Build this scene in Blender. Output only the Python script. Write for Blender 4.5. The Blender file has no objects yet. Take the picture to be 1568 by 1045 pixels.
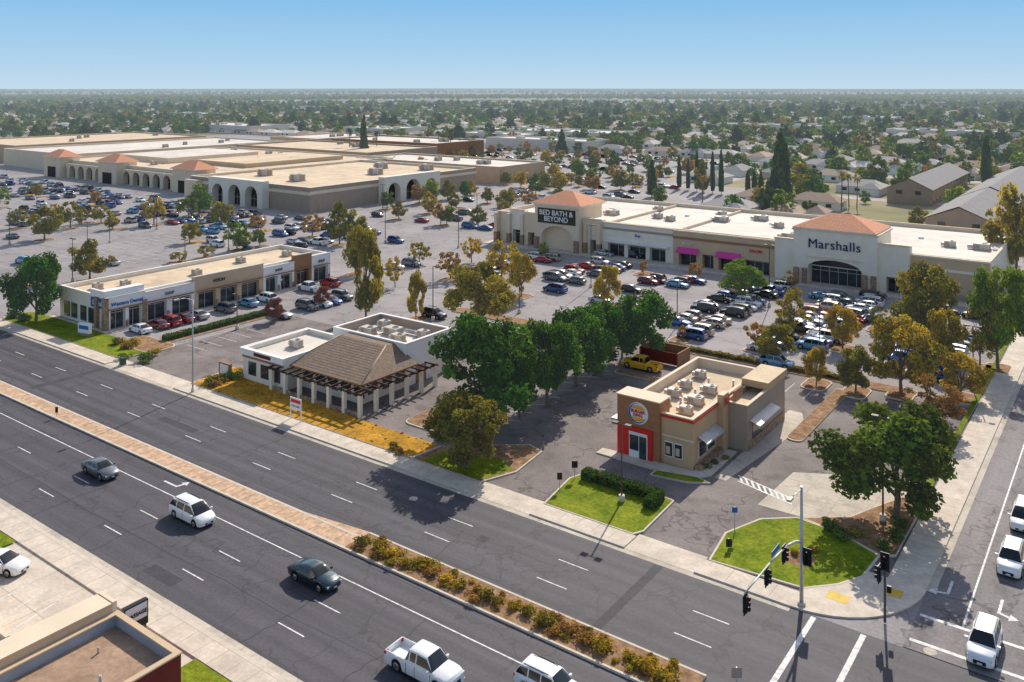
import bpy, math, random
import numpy as np
from mathutils import Vector
random.seed(7)
rng = np.random.default_rng(7)
# ---------------------------------------------------------------- survey frame
# X runs along the boulevard, Y along the side street, metres. G() converts a
# sighting taken from the 40 m high viewpoint to its true position on the ground.
H, F, TH = 40.0, 1330.0, math.radians(36.1)
ca, sa = math.cos(TH), math.sin(TH)
def G(px, py, z=0.0):
    d = (H - z) * F / (py - 133.0); s = d * (px - 784.0) / F
    return (ca * s - sa * d, sa * s + ca * d)
def DEP(py): return H * F / (py - 133.0)
def view_ds(x, y): return (-sa * x + ca * y, ca * x + sa * y)

scene = bpy.context.scene
COL = scene.collection
# ---------------------------------------------------------------- materials
MATS = {}
HAZE = (0.46, 0.56, 0.66)
def mat(name, col, rough=0.85, var=0.15, scale=0.6, metal=0.0, spec=0.3, coat=0.0, haze=0.0,
        col2=None, stretch=(1, 1, 1), bump=0.0, rand=0.0, detail=3, fine=0.0, cracks=0.0, blotch=0.0, lanes=0.0):
    if name in MATS: return MATS[name]
    m = bpy.data.materials.new(name); m.use_nodes = True
    nt = m.node_tree; N = nt.nodes; L = nt.links
    b = N['Principled BSDF']; out = N['Material Output']
    b.inputs['Roughness'].default_value = rough
    b.inputs['Metallic'].default_value = metal
    b.inputs['Specular IOR Level'].default_value = spec
    b.inputs['Coat Weight'].default_value = coat
    b.inputs['Coat Roughness'].default_value = 0.06
    geo = N.new('ShaderNodeNewGeometry')
    mp = N.new('ShaderNodeMapping'); mp.inputs['Scale'].default_value = stretch
    L.new(geo.outputs['Position'], mp.inputs['Vector'])
    nz = N.new('ShaderNodeTexNoise'); nz.inputs['Scale'].default_value = scale
    nz.inputs['Detail'].default_value = detail; nz.inputs['Roughness'].default_value = 0.62
    L.new(mp.outputs['Vector'], nz.inputs['Vector'])
    rp = N.new('ShaderNodeValToRGB')
    rp.color_ramp.elements[0].position = 0.32; rp.color_ramp.elements[1].position = 0.68
    c2 = col2 if col2 else tuple(min(1, c * (1 + var)) for c in col)
    c1 = col if col2 else tuple(c * (1 - var) for c in col)
    rp.color_ramp.elements[0].color = (*c1, 1); rp.color_ramp.elements[1].color = (*c2, 1)
    L.new(nz.outputs['Fac'], rp.inputs['Fac'])
    cur = rp.outputs['Color']
    def mul(cur, fac_out):
        mx = N.new('ShaderNodeMix'); mx.data_type = 'RGBA'; mx.blend_type = 'MULTIPLY'
        mx.inputs[0].default_value = 1.0
        L.new(cur, mx.inputs[6]); L.new(fac_out, mx.inputs[7]); return mx.outputs[2]
    if fine > 0:
        n2 = N.new('ShaderNodeTexNoise'); n2.inputs['Scale'].default_value = 3.5; n2.inputs['Detail'].default_value = 4
        L.new(geo.outputs['Position'], n2.inputs['Vector'])
        mr = N.new('ShaderNodeMapRange'); mr.inputs[1].default_value = 0.3; mr.inputs[2].default_value = 0.7
        mr.inputs[3].default_value = 1 - fine; mr.inputs[4].default_value = 1 + fine
        L.new(n2.outputs['Fac'], mr.inputs[0]); cur = mul(cur, mr.outputs[0])
    if blotch > 0:   # oil drips, patched areas
        n4 = N.new('ShaderNodeTexNoise'); n4.inputs['Scale'].default_value = 0.35; n4.inputs['Detail'].default_value = 4
        L.new(geo.outputs['Position'], n4.inputs['Vector'])
        mr = N.new('ShaderNodeMapRange'); mr.inputs[1].default_value = 0.54; mr.inputs[2].default_value = 0.68
        mr.inputs[3].default_value = 1.0; mr.inputs[4].default_value = 1 - blotch
        L.new(n4.outputs['Fac'], mr.inputs[0]); cur = mul(cur, mr.outputs[0])
    if lanes > 0:    # wheel-track polish: pale tracks, darker lane centres
        sx_ = N.new('ShaderNodeSeparateXYZ'); L.new(geo.outputs['Position'], sx_.inputs[0])
        a = N.new('ShaderNodeMath'); a.operation = 'MULTIPLY_ADD'; a.inputs[1].default_value = 2 * math.pi / 1.775; a.inputs[2].default_value = -40.3 * 2 * math.pi / 1.775
        L.new(sx_.outputs['Y'], a.inputs[0])
        c = N.new('ShaderNodeMath'); c.operation = 'COSINE'; L.new(a.outputs[0], c.inputs[0])
        d = N.new('ShaderNodeMath'); d.operation = 'MULTIPLY_ADD'; d.inputs[1].default_value = -lanes; d.inputs[2].default_value = 1.0
        L.new(c.outputs[0], d.inputs[0]); cur = mul(cur, d.outputs[0])
    if cracks > 0:
        v = N.new('ShaderNodeTexVoronoi'); v.feature = 'DISTANCE_TO_EDGE'; v.inputs['Scale'].default_value = 0.11
        nn = N.new('ShaderNodeTexNoise'); nn.inputs['Scale'].default_value = 0.5
        L.new(geo.outputs['Position'], nn.inputs['Vector'])
        va = N.new('ShaderNodeVectorMath'); va.operation = 'MULTIPLY_ADD'
        va.inputs[1].default_value = (4, 4, 4)
        L.new(nn.outputs['Color'], va.inputs[0]); L.new(geo.outputs['Position'], va.inputs[2])
        L.new(va.outputs[0], v.inputs['Vector'])
        mr = N.new('ShaderNodeMapRange'); mr.inputs[1].default_value = 0.003; mr.inputs[2].default_value = 0.015
        mr.inputs[3].default_value = 1 - cracks; mr.inputs[4].default_value = 1
        L.new(v.outputs['Distance'], mr.inputs[0]); cur = mul(cur, mr.outputs[0])
    if rand > 0:
        oi = N.new('ShaderNodeObjectInfo')
        mr = N.new('ShaderNodeMapRange'); mr.inputs[3].default_value = 1 - rand; mr.inputs[4].default_value = 1 + rand
        L.new(oi.outputs['Random'], mr.inputs[0]); cur = mul(cur, mr.outputs[0])
    L.new(cur, b.inputs['Base Color'])
    if bump > 0:
        bp = N.new('ShaderNodeBump'); bp.inputs['Strength'].default_value = bump; bp.inputs['Distance'].default_value = 0.05
        n3 = N.new('ShaderNodeTexNoise'); n3.inputs['Scale'].default_value = 8
        L.new(geo.outputs['Position'], n3.inputs['Vector'])
        L.new(n3.outputs['Fac'], bp.inputs['Height']); L.new(bp.outputs['Normal'], b.inputs['Normal'])
    if haze > 0: add_haze(m, b.outputs[0], haze)
    MATS[name] = m
    return m
def add_haze(m, shader, dist):  # distance haze painted into the material: surface fades to a pale emission
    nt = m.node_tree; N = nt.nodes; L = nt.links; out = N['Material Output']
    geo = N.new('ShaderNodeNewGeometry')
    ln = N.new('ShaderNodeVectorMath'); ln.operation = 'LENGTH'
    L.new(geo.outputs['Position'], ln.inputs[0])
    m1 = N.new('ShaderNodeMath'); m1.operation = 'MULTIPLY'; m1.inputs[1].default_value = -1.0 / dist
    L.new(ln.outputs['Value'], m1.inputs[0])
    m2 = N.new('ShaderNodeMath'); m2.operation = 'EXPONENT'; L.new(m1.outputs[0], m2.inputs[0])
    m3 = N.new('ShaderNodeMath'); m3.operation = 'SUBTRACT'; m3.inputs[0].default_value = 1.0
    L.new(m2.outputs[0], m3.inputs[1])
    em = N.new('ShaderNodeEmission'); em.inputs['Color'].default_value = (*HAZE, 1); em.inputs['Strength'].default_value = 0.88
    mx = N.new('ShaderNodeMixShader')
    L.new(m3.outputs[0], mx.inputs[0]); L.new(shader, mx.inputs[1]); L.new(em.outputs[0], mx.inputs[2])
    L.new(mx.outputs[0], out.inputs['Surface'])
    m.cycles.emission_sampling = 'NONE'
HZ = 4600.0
def leafmat(name, col, col2, trans=0.43):
    m = bpy.data.materials.new(name); m.use_nodes = True
    nt = m.node_tree; N = nt.nodes; L = nt.links
    N.remove(N['Principled BSDF'])
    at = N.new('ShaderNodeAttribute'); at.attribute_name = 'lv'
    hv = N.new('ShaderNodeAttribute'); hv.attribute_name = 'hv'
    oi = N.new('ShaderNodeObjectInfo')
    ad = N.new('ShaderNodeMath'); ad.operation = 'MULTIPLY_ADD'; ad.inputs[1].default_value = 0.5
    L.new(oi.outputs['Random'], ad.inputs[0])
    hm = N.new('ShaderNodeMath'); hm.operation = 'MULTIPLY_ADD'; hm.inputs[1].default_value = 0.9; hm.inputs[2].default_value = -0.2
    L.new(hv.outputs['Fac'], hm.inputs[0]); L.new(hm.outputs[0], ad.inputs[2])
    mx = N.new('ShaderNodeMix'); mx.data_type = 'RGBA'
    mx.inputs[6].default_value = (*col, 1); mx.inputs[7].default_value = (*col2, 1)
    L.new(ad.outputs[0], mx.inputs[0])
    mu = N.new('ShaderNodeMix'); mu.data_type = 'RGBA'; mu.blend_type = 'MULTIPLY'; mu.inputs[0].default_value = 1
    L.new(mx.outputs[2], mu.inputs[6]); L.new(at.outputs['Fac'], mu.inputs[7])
    df = N.new('ShaderNodeBsdfDiffuse'); tr = N.new('ShaderNodeBsdfTranslucent')
    L.new(mu.outputs[2], df.inputs['Color']); L.new(mu.outputs[2], tr.inputs['Color'])
    ms = N.new('ShaderNodeMixShader'); ms.inputs[0].default_value = trans
    L.new(df.outputs[0], ms.inputs[1]); L.new(tr.outputs[0], ms.inputs[2])
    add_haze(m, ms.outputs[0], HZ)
    MATS[name] = m
    return m
M_road = mat('boulevard_asphalt', (0.078, 0.072, 0.083), 0.75, 0.2, 0.9, stretch=(0.03, 1, 1), fine=0.14, cracks=0.3, spec=0.35, lanes=.08, blotch=.10)
M_side = mat('side_street_asphalt', (0.22, 0.197, 0.197), 0.85, 0.2, 0.35, stretch=(1, 0.1, 1), fine=0.18, cracks=0.4, blotch=.25)
M_lot = mat('parking_lot_asphalt', (0.30, 0.268, 0.266), 0.9, 0.2, 0.05, fine=0.15, cracks=0.35, haze=HZ, blotch=.24)
M_lot2 = mat('driveway_asphalt', (0.205, 0.173, 0.163), 0.9, 0.22, 0.16, fine=0.15, cracks=0.45, blotch=.28)
M_conc = mat('sidewalk_concrete', (0.62, 0.525, 0.43), 0.9, 0.14, 0.5, fine=0.1, blotch=.10)
M_conc2 = mat('concrete_pad', (0.52, 0.45, 0.37), 0.9, 0.15, 0.4, fine=0.1, cracks=0.2, blotch=.15)
M_curb = mat('curb_concrete', (0.60, 0.52, 0.43), 0.9, 0.12, 1.0)
M_paint = mat('road_paint', (0.68, 0.66, 0.64), 0.7, 0.25, 2.5, fine=.2)
M_paint_worn = mat('worn_stall_paint', (0.58, 0.56, 0.55), 0.8, 0.25, 1.5)
M_yel = mat('yellow_paint', (0.62, 0.42, 0.05), 0.7, 0.12, 2.0)
M_brickpave = mat('median_paving', (0.56, 0.37, 0.24), 0.9, 0.24, 1.6, fine=0.16, blotch=.15)
M_seal = mat('crack_sealant', (0.028, 0.027, 0.03), 0.6, 0.2)
M_patch = mat('asphalt_patch', (0.055, 0.052, 0.058), 0.8, 0.2, 1.0, fine=.15)
M_grass = mat('lawn_grass', (0.09, 0.15, 0.010), 1, col2=(0.25, 0.27, 0.022), scale=0.45, fine=0.3, bump=0.5, spec=0.1, detail=6)
M_dry = mat('dry_grass', (0.30, 0.165, 0.022), 1, col2=(0.62, 0.31, 0.042), scale=0.4, fine=0.3, bump=0.5, spec=0.1, detail=6)
M_mulch = mat('mulch', (0.20, 0.11, 0.06), 1, col2=(0.38, 0.24, 0.14), scale=1.2, fine=0.2, bump=0.5, spec=0.1)
M_tan = mat('tan_stucco', (0.60, 0.44, 0.29), 0.9, 0.06, 0.4)
M_ltan = mat('light_tan_stucco', (0.76, 0.62, 0.46), 0.9, 0.05, 0.4)
M_cream = mat('cream_stucco', (0.82, 0.74, 0.62), 0.9, 0.05, 0.4)
M_white = mat('white_stucco', (0.84, 0.81, 0.78), 0.85, 0.05, 0.5)
M_brown = mat('brown_stucco', (0.34, 0.18, 0.10), 0.9, 0.08, 0.5)
M_taupe = mat('taupe_stucco', (0.40, 0.31, 0.24), 0.9, 0.06, 0.5)
M_stone = mat('stone_veneer', (0.33, 0.22, 0.15), 0.9, 0.45, 2.6)
M_dkred = mat('dark_red_stucco', (0.15, 0.025, 0.02), 0.9, 0.1, 0.5)
M_red = mat('red_panel', (0.68, 0.03, 0.02), 0.5, 0.05, 0.5)
M_pink = mat('pink_awning', (0.78, 0.08, 0.36), 0.8, 0.08, 1.0)
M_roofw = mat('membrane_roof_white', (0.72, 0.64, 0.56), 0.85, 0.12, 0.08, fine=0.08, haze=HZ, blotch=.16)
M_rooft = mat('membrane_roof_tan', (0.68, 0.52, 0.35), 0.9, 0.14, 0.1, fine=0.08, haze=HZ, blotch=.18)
M_roofb = mat('gravel_roof_brown', (0.38, 0.25, 0.17), 0.95, 0.22, 0.5, fine=0.15)
M_tile = mat('clay_tile', (0.64, 0.26, 0.13), 0.85, 0.25, 3.0, haze=HZ)
M_shing = mat('asphalt_shingle', (0.24, 0.175, 0.13), 0.95, 0.15, 1.6, fine=0.2)
M_glass = mat('window_glass', (0.05, 0.06, 0.07), 0.12, 0.4, 0.25, spec=0.7)
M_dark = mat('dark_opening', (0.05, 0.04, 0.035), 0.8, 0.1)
M_metal = mat('galvanised_metal', (0.5, 0.5, 0.5), 0.45, 0.1, 1.0, metal=0.4)
M_hvac = mat('hvac_paint', (0.54, 0.50, 0.44), 0.6, 0.15, 0.8)
M_black = mat('black_plastic', (0.02, 0.02, 0.022), 0.5, 0.1)
M_pole = mat('pole_paint', (0.11, 0.095, 0.085), 0.6, 0.1)
M_blue = mat('blue_sign', (0.02, 0.14, 0.45), 0.5, 0.05)
M_navy = mat('navy_sign', (0.012, 0.02, 0.09), 0.5, 0.05)
M_signbk = mat('sign_charcoal', (0.05, 0.05, 0.035), 0.6, 0.05)
M_wood = mat('bark', (0.15, 0.10, 0.07), 0.95, 0.25, 3.0, haze=HZ)
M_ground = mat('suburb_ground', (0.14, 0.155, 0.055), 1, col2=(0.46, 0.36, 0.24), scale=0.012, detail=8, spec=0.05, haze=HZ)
M_street = mat('suburb_street', (0.42, 0.37, 0.345), 0.95, 0.1, 0.05, haze=HZ)
LM = {
 'dgreen': leafmat('leaf_dark_green', (0.036, 0.110, 0.010), (0.095, 0.185, 0.014)),
 'ogreen': leafmat('leaf_olive_green', (0.068, 0.118, 0.012), (0.165, 0.19, 0.018)),
 'green': leafmat('leaf_green', (0.08, 0.145, 0.014), (0.175, 0.225, 0.018)),
 'bright': leafmat('leaf_bright_green', (0.12, 0.205, 0.014), (0.29, 0.33, 0.022)),
 'olive': leafmat('leaf_olive', (0.135, 0.14, 0.013), (0.35, 0.25, 0.025)),
 'yellow': leafmat('leaf_yellow_green', (0.25, 0.21, 0.016), (0.54, 0.34, 0.026)),
 'rust': leafmat('leaf_rust', (0.27, 0.14, 0.035), (0.44, 0.24, 0.05)),
 'redd': leafmat('leaf_dark_red', (0.17, 0.045, 0.028), (0.28, 0.09, 0.035)),
 'cyp': leafmat('leaf_conifer', (0.034, 0.072, 0.018), (0.08, 0.10, 0.025), 0.25),
 'hedge': leafmat('leaf_hedge', (0.05, 0.10, 0.010), (0.105, 0.165, 0.014), 0.3),
}
# ---------------------------------------------------------------- mesh builder
class MB:
    def __init__(s): s.v = []; s.f = []; s.m = []; s.mats = []; s.sm = []
    def mi(s, m):
        if m not in s.mats: s.mats.append(m)
        return s.mats.index(m)
    def poly(s, pts, m, smooth=False):
        n = len(s.v); s.v += [tuple(p) for p in pts]; s.f.append(tuple(range(n, n + len(pts)))); s.m.append(s.mi(m)); s.sm.append(smooth)
    def box(s, x0, x1, y0, y1, z0, z1, m, top=None):
        x0, x1 = min(x0, x1), max(x0, x1); y0, y1 = min(y0, y1), max(y0, y1)
        n = len(s.v)
        s.v += [(x0, y0, z0), (x1, y0, z0), (x1, y1, z0), (x0, y1, z0), (x0, y0, z1), (x1, y0, z1), (x1, y1, z1), (x0, y1, z1)]
        fs = [(0, 3, 2, 1), (4, 5, 6, 7), (0, 1, 5, 4), (1, 2, 6, 5), (2, 3, 7, 6), (3, 0, 4, 7)]
        for i, f in enumerate(fs):
            s.f.append(tuple(n + k for k in f)); s.m.append(s.mi(top if (top and i == 1) else m)); s.sm.append(False)
    def tube(s, p0, p1, r0, r1, n, m, caps=True, smooth=True):
        p0 = Vector(p0); p1 = Vector(p1); d = (p1 - p0).normalized()
        a = d.orthogonal().normalized(); b = d.cross(a); k = len(s.v)
        for p, r in ((p0, r0), (p1, r1)):
            for i in range(n):
                t = 2 * math.pi * i / n; q = p + (a * math.cos(t) + b * math.sin(t)) * r; s.v.append(tuple(q))
        for i in range(n):
            j = (i + 1) % n; s.f.append((k + i, k + j, k + n + j, k + n + i)); s.m.append(s.mi(m)); s.sm.append(smooth)
        if caps:
            s.f.append(tuple(k + i for i in reversed(range(n)))); s.m.append(s.mi(m)); s.sm.append(False)
            s.f.append(tuple(k + n + i for i in range(n))); s.m.append(s.mi(m)); s.sm.append(False)
    def sheet(s, pts, z, m): s.poly([(x, y, z) for x, y in pts], m)
    def rect(s, x0, x1, y0, y1, z, m): s.sheet([(x0, y0), (x1, y0), (x1, y1), (x0, y1)], z, m)
    def mesh(s, name):
        me = bpy.data.meshes.new(name); me.from_pydata(s.v, [], s.f)
        for m in s.mats: me.materials.append(m)
        me.polygons.foreach_set('material_index', s.m); me.polygons.foreach_set('use_smooth', s.sm); me.update()
        return me
    def obj(s, name, parent=None):
        return link(s.mesh(name), name, parent)
def link(me, name, parent=None, loc=(0, 0, 0), rz=0.0, sc=(1, 1, 1)):
    o = bpy.data.objects.new(name, me); COL.objects.link(o)
    o.location = loc; o.rotation_euler = (0, 0, rz); o.scale = sc
    if parent: o.parent = parent
    return o
def text(body, loc, size, m, parent, rz=0.0, ext=0.06, name='sign_lettering', bold=0.0, sx=1.0, sp=1.0):
    c = bpy.data.curves.new(name, 'FONT'); c.body = body; c.size = size; c.extrude = ext; c.align_x = 'CENTER'; c.align_y = 'CENTER'
    c.offset = bold; c.space_line = 0.85; c.space_character = sp
    o = bpy.data.objects.new(name, c); COL.objects.link(o); o.location = loc; o.rotation_euler = (math.pi / 2, 0, rz); o.scale = (sx, 1, 1)
    c.materials.append(m)
    if parent: o.parent = parent
    return o
def parapet(mb, x0, x1, y0, y1, zr, zp, wall, roof, cap=None, t=0.3, inner=None):
    cap = cap or wall
    mb.box(x0, x1, y0, y0 + t, 0, zp, wall); mb.box(x0, x1, y1 - t, y1, 0, zp, wall)
    mb.box(x0, x0 + t, y0 + t, y1 - t, 0, zp, wall); mb.box(x1 - t, x1, y0 + t, y1 - t, 0, zp, wall)
    mb.rect(x0 + t, x1 - t, y0 + t, y1 - t, zr, roof)
    e = 0.06
    mb.box(x0 - e, x1 + e, y0 - e, y0 + t + e, zp, zp + 0.1, cap); mb.box(x0 - e, x1 + e, y1 - t - e, y1 + e, zp, zp + 0.1, cap)
    mb.box(x0 - e, x0 + t + e, y0 + t + e, y1 - t - e, zp, zp + 0.1, cap); mb.box(x1 - t - e, x1 + e, y0 + t + e, y1 - t - e, zp, zp + 0.1, cap)
    if inner:
        i = t + 0.004
        for a, b, c, d in ((x0 + i, y0 + i, x1 - i, y0 + i), (x0 + i, y1 - i, x1 - i, y1 - i), (x0 + i, y0 + i, x0 + i, y1 - i), (x1 - i, y0 + i, x1 - i, y1 - i)):
            mb.poly([(a, b, zr + .003), (c, d, zr + .003), (c, d, zp - .003), (a, b, zp - .003)], inner)
def hvac(mb, x, y, z, s=1.0, h=1.1):
    mb.box(x - 1.1 * s, x + 1.1 * s, y - 0.8 * s, y + 0.8 * s, z, z + 0.18, M_taupe)
    mb.box(x - 1.0 * s, x + 1.0 * s, y - 0.7 * s, y + 0.7 * s, z + 0.18, z + h, M_hvac)
    mb.tube((x + .4 * s, y, z + h), (x + .4 * s, y, z + h + .12), .42 * s, .42 * s, 12, M_metal)
    mb.tube((x + .4 * s, y, z + h + .12), (x + .4 * s, y, z + h + .13), .34 * s, .34 * s, 12, M_dark)
    mb.box(x - .9 * s, x - .1 * s, y - .704 * s, y - .70 * s, z + .35, z + h - .15, M_taupe)
    mb.box(x + 1.0 * s, x + 1.004 * s, y - .5 * s, y + .5 * s, z + .35, z + h - .15, M_taupe)
    mb.box(x - 1.7 * s, x - 1.0 * s, y - .35 * s, y + .35 * s, z + .2, z + h * .7, M_metal)
def arch_panel(mb, f, u0, u1, z1, ops, depth, m, back, z0=0.0, flat=False):
    cur = u0
    def q(a, b, c, d, mm): mb.poly([a, b, c, d], mm)
    for op in ops:
        a0, a1, spring = op[:3]
        if a0 > cur: q(f(cur, z0, 0), f(a0, z0, 0), f(a0, z1, 0), f(cur, z1, 0), m)
        r = (a1 - a0) / 2; c = (a0 + a1) / 2; n = 1 if flat else 12
        rise = 0 if flat else (op[3] if len(op) > 3 else min(r, z1 - spring - 0.3))
        P = [(c - r * math.cos(math.pi * i / n), spring + rise * math.sin(math.pi * i / n)) for i in range(n + 1)]
        for i in range(n):
            (ua, za), (ub, zb) = P[i], P[i + 1]
            q(f(ua, za, 0), f(ub, zb, 0), f(ub, z1, 0), f(ua, z1, 0), m)
            q(f(ua, za, 0), f(ub, zb, 0), f(ub, zb, depth), f(ua, za, depth), m)
        for u in (a0, a1): q(f(u, z0, 0), f(u, z0, depth), f(u, spring, depth), f(u, spring, 0), m)
        q(f(a0, z0, depth * .95), f(a1, z0, depth * .95), f(a1, spring + rise, depth * .95), f(a0, spring + rise, depth * .95), back)
        k = max(2, int((a1 - a0) / 1.6))
        for i in range(1, k):
            u = a0 + (a1 - a0) * i / k
            a = f(u - .05, z0, depth * .9); b = f(u + .05, spring, depth * .94)
            mb.box(a[0], b[0], a[1], b[1], a[2], b[2], M_hvac)
        a = f(a0, 2.5, depth * .9); b = f(a1, 2.62, depth * .94); mb.box(a[0], b[0], a[1], b[1], a[2], b[2], M_hvac)
        if rise > 0 and back is M_glass:
            a = f(a0, spring - .1, depth * .88); b = f(a1, spring + .1, depth * .93); mb.box(a[0], b[0], a[1], b[1], a[2], b[2], M_cream)
        cur = a1
    if u1 > cur: q(f(cur, z0, 0), f(u1, z0, 0), f(u1, z1, 0), f(cur, z1, 0), m)
    q(f(u0, z1, 0), f(u1, z1, 0), f(u1, z1, depth), f(u0, z1, depth), m)
    for u in (u0, u1): q(f(u, z0, 0), f(u, z0, depth), f(u, z1, depth), f(u, z1, 0), m)
def FY(y): return lambda u, z, d: (u, y + d, z)       # wall facing -Y
def FX(x): return lambda u, z, d: (x - d, u, z)       # wall facing +X
def hip(mb, x0, x1, y0, y1, z0, z1, m, o=0.6, r=None):
    x0 -= o; x1 += o; y0 -= o; y1 += o
    w, d = x1 - x0, y1 - y0
    if w >= d: A = (x0 + d / 2, (y0 + y1) / 2, z1); B = (x1 - d / 2, (y0 + y1) / 2, z1)
    else: A = ((x0 + x1) / 2, y0 + w / 2, z1); B = ((x0 + x1) / 2, y1 - w / 2, z1)
    c = [(x0, y0, z0), (x1, y0, z0), (x1, y1, z0), (x0, y1, z0)]
    if w >= d:
        mb.poly([c[0], c[1], B, A], m); mb.poly([c[1], c[2], B], m); mb.poly([c[2], c[3], A, B], m); mb.poly([c[3], c[0], A], m)
    else:
        mb.poly([c[0], c[1], A], m); mb.poly([c[1], c[2], B, A], m); mb.poly([c[2], c[3], B], m); mb.poly([c[3], c[0], A, B], m)
    mb.box(x0, x1, y0, y1, z0 - 0.25, z0 - 0.003, M_cream)

# ---------------------------------------------------------------- ground, roads
g = MB(); g.rect(-14000, 9000, -3000, 16000, -0.12, M_ground); g.obj('ground')
g = MB()
g.rect(-155, -14, 66.5, 235, 0.0, M_lot); g.rect(-620, -155, 66.5, 455, 0.0, M_lot)
g.rect(-155, -110, 235, 330, 0.0, M_lot)
g.obj('parking_lot')
g = MB(); g.rect(-78, -16.2, 68.6, 121, 0.006, M_lot2); g.rect(-121, -77.9, 68.6, 100, 0.0055, M_lot2); g.obj('driveway_pavement')
g = MB(); g.rect(-900, 60, 38.3, 66.5, 0.010, M_road)
rs = random.Random(21)
def seal(x, y, dx, dy, n, w=.045):
    for i in range(n):
        nx = x + dx + rs.uniform(-.25, .25) * (1 if dy else .3); ny = y + dy + rs.uniform(-.12, .12)
        l = math.hypot(nx - x, ny - y); a, b_ = -(ny - y) / l * w, (nx - x) / l * w
        g.sheet([(x - a, y - b_), (nx - a, ny - b_), (nx + a, ny + b_), (x + a, y + b_)], .0135, M_seal); x, y = nx, ny
for i in range(16):
    x = -34 - i * 9.5 + rs.uniform(-3, 3)
    if rs.random() < .6: seal(x, 38.9, 0, .7, rs.randint(8, 18))
    if rs.random() < .6: seal(x + 4, 55.6, 0, .7, rs.randint(6, 15))
for y in (43.8, 51.7, 55.9, 60.1): seal(-150, y, 1.6, 0, 70, .03)
for x0, x1, y0, y1 in ((-47.8, -46.8, 60, 61), (-96, -89, 59.2, 60.3), (-67, -63, 40.0, 41.2), (-120, -118.8, 55.4, 66), (-33.2, -32.4, 55.4, 65.8)): g.rect(x0, x1, y0, y1, .0145, M_patch)
g.obj('boulevard')
g = MB(); g.rect(-14, 14, -30, 38.2, 0.012, M_side); g.rect(-14, 14, 66.6, 900, 0.012, M_side)
for y in (80, 96, 118): seal(-13, y, .7, 0, 10)
g.obj('side_street')
g = MB()
M_joint = mat('sidewalk_joint', (.40, .34, .28), .9, .1)
def strip(x0, x1, y0, y1):
    g.box(x0, x1, y0, y1, -0.05, 0.13, M_conc)
    ax = (x1 - x0) > (y1 - y0); step = 1.8
    n = int(((x1 - x0) if ax else (y1 - y0)) / step)
    if n > 220: n = 220
    for i in range(1, n):
        if ax: x = x1 - i * step; g.rect(x - .025, x + .025, y0 + .02, y1 - .02, .134, M_joint)
        else: y = y0 + i * step; g.rect(x0 + .02, x1 - .02, y - .025, y + .025, .134, M_joint)
strip(-900, -121, 66.9, 68.8); strip(-104, -54, 66.9, 68.8); strip(-46.5, -36.5, 66.9, 68.8); strip(-30, -22, 66.9, 68.8)
for a, b in ((-121, -104), (-54, -46.5), (-36.5, -30)):
    g.rect(a, b, 66.5, 69.4, 0.03, M_conc)
for a, b in ((-900, -121), (-104, -54), (-46.5, -36.5), (-30, -22)): g.box(a, b, 66.5, 66.9, -.05, .138, M_curb)
g.rect(-900, -22, 65.9, 66.5, 0.016, M_conc2)
strip(-16.9, -14.4, 75, 420); g.box(-14.4, -14, 75, 420, -.05, .138, M_curb); g.rect(-14, -13.4, 75, 420, .018, M_conc2)
cx, cy, R = -22, 75, 8.0
arc = [(cx + R * math.sin(t), cy - R * math.cos(t) * 1.06) for t in [math.pi / 2 * i / 12 for i in range(13)]]
g.poly([(x, y, .13) for x, y in arc + [(-16.9, 75), (-22, 75)]], M_conc)
for (xa, ya), (xb, yb) in zip(arc, arc[1:]):
    g.poly([(xa, ya, .13), (xb, yb, .13), (xb, yb, 0), (xa, ya, 0)], M_curb)
g.rect(-20.2, -18.6, 69.2, 70.4, .137, M_yel); g.rect(-16.6, -15.4, 72.4, 73.6, .137, M_yel)
strip(-900, -20, 36.0, 37.9); g.box(-900, -20, 37.9, 38.3, -.05, .138, M_curb); g.rect(-900, -20, 38.3, 38.9, .016, M_conc2)
g.obj('sidewalk')
g = MB(); g.rect(-300, -44, -30, 36.0, 0.004, M_conc); g.rect(-44, -20, -30, 36, 0.004, M_lot)
for i in range(30): g.rect(-60 - i * 4.2, -59.95 - i * 4.2, 8, 36, .008, M_joint)
for i in range(6): g.rect(-200, -58, 32 - i * 4.2, 32.05 - i * 4.2, .0085, M_joint)
g.obj('south_lot_pavement')
g = MB()
g.sheet([(-30, 81), (-19, 81.2), (-18.3, 92), (-24, 93), (-29.5, 90)], .012, M_conc2)
for i in range(4): g.rect(-29.5, -19.5, 83.4 + i * 2.4, 83.45 + i * 2.4, .016, M_joint)
for i in range(3): g.rect(-27 + i * 3, -26.95 + i * 3, 81.3, 91.5, .0165, M_joint)
g.sheet([(-35.6, 84), (-34.4, 84), (-32.4, 103), (-34, 107), (-35.6, 107)], .014, M_conc2)
g.obj('concrete_pad')
g = MB()
g.box(-900, -56, 52.0, 54.3, 0, .16, M_curb, M_brickpave)
for i in range(200): g.rect(-56 - i * 1.6 - .03, -56 - i * 1.6 + .03, 52.3, 54.0, .164, M_mulch)
g.box(-900, -56, 52.0, 52.25, .158, .168, M_curb); g.box(-900, -56, 54.05, 54.3, .158, .168, M_curb)
g.box(-56, -24, 52.0, 55.3, 0, .16, M_curb, M_mulch)
g.box(-56, -24, 52.0, 52.2, .158, .175, M_curb); g.box(-56, -24, 55.1, 55.3, .158, .175, M_curb)
g.sheet([(-64, 54.3), (-56, 54.3), (-56, 55.3)], .15, M_brickpave)
g.obj('median_island')
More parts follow.
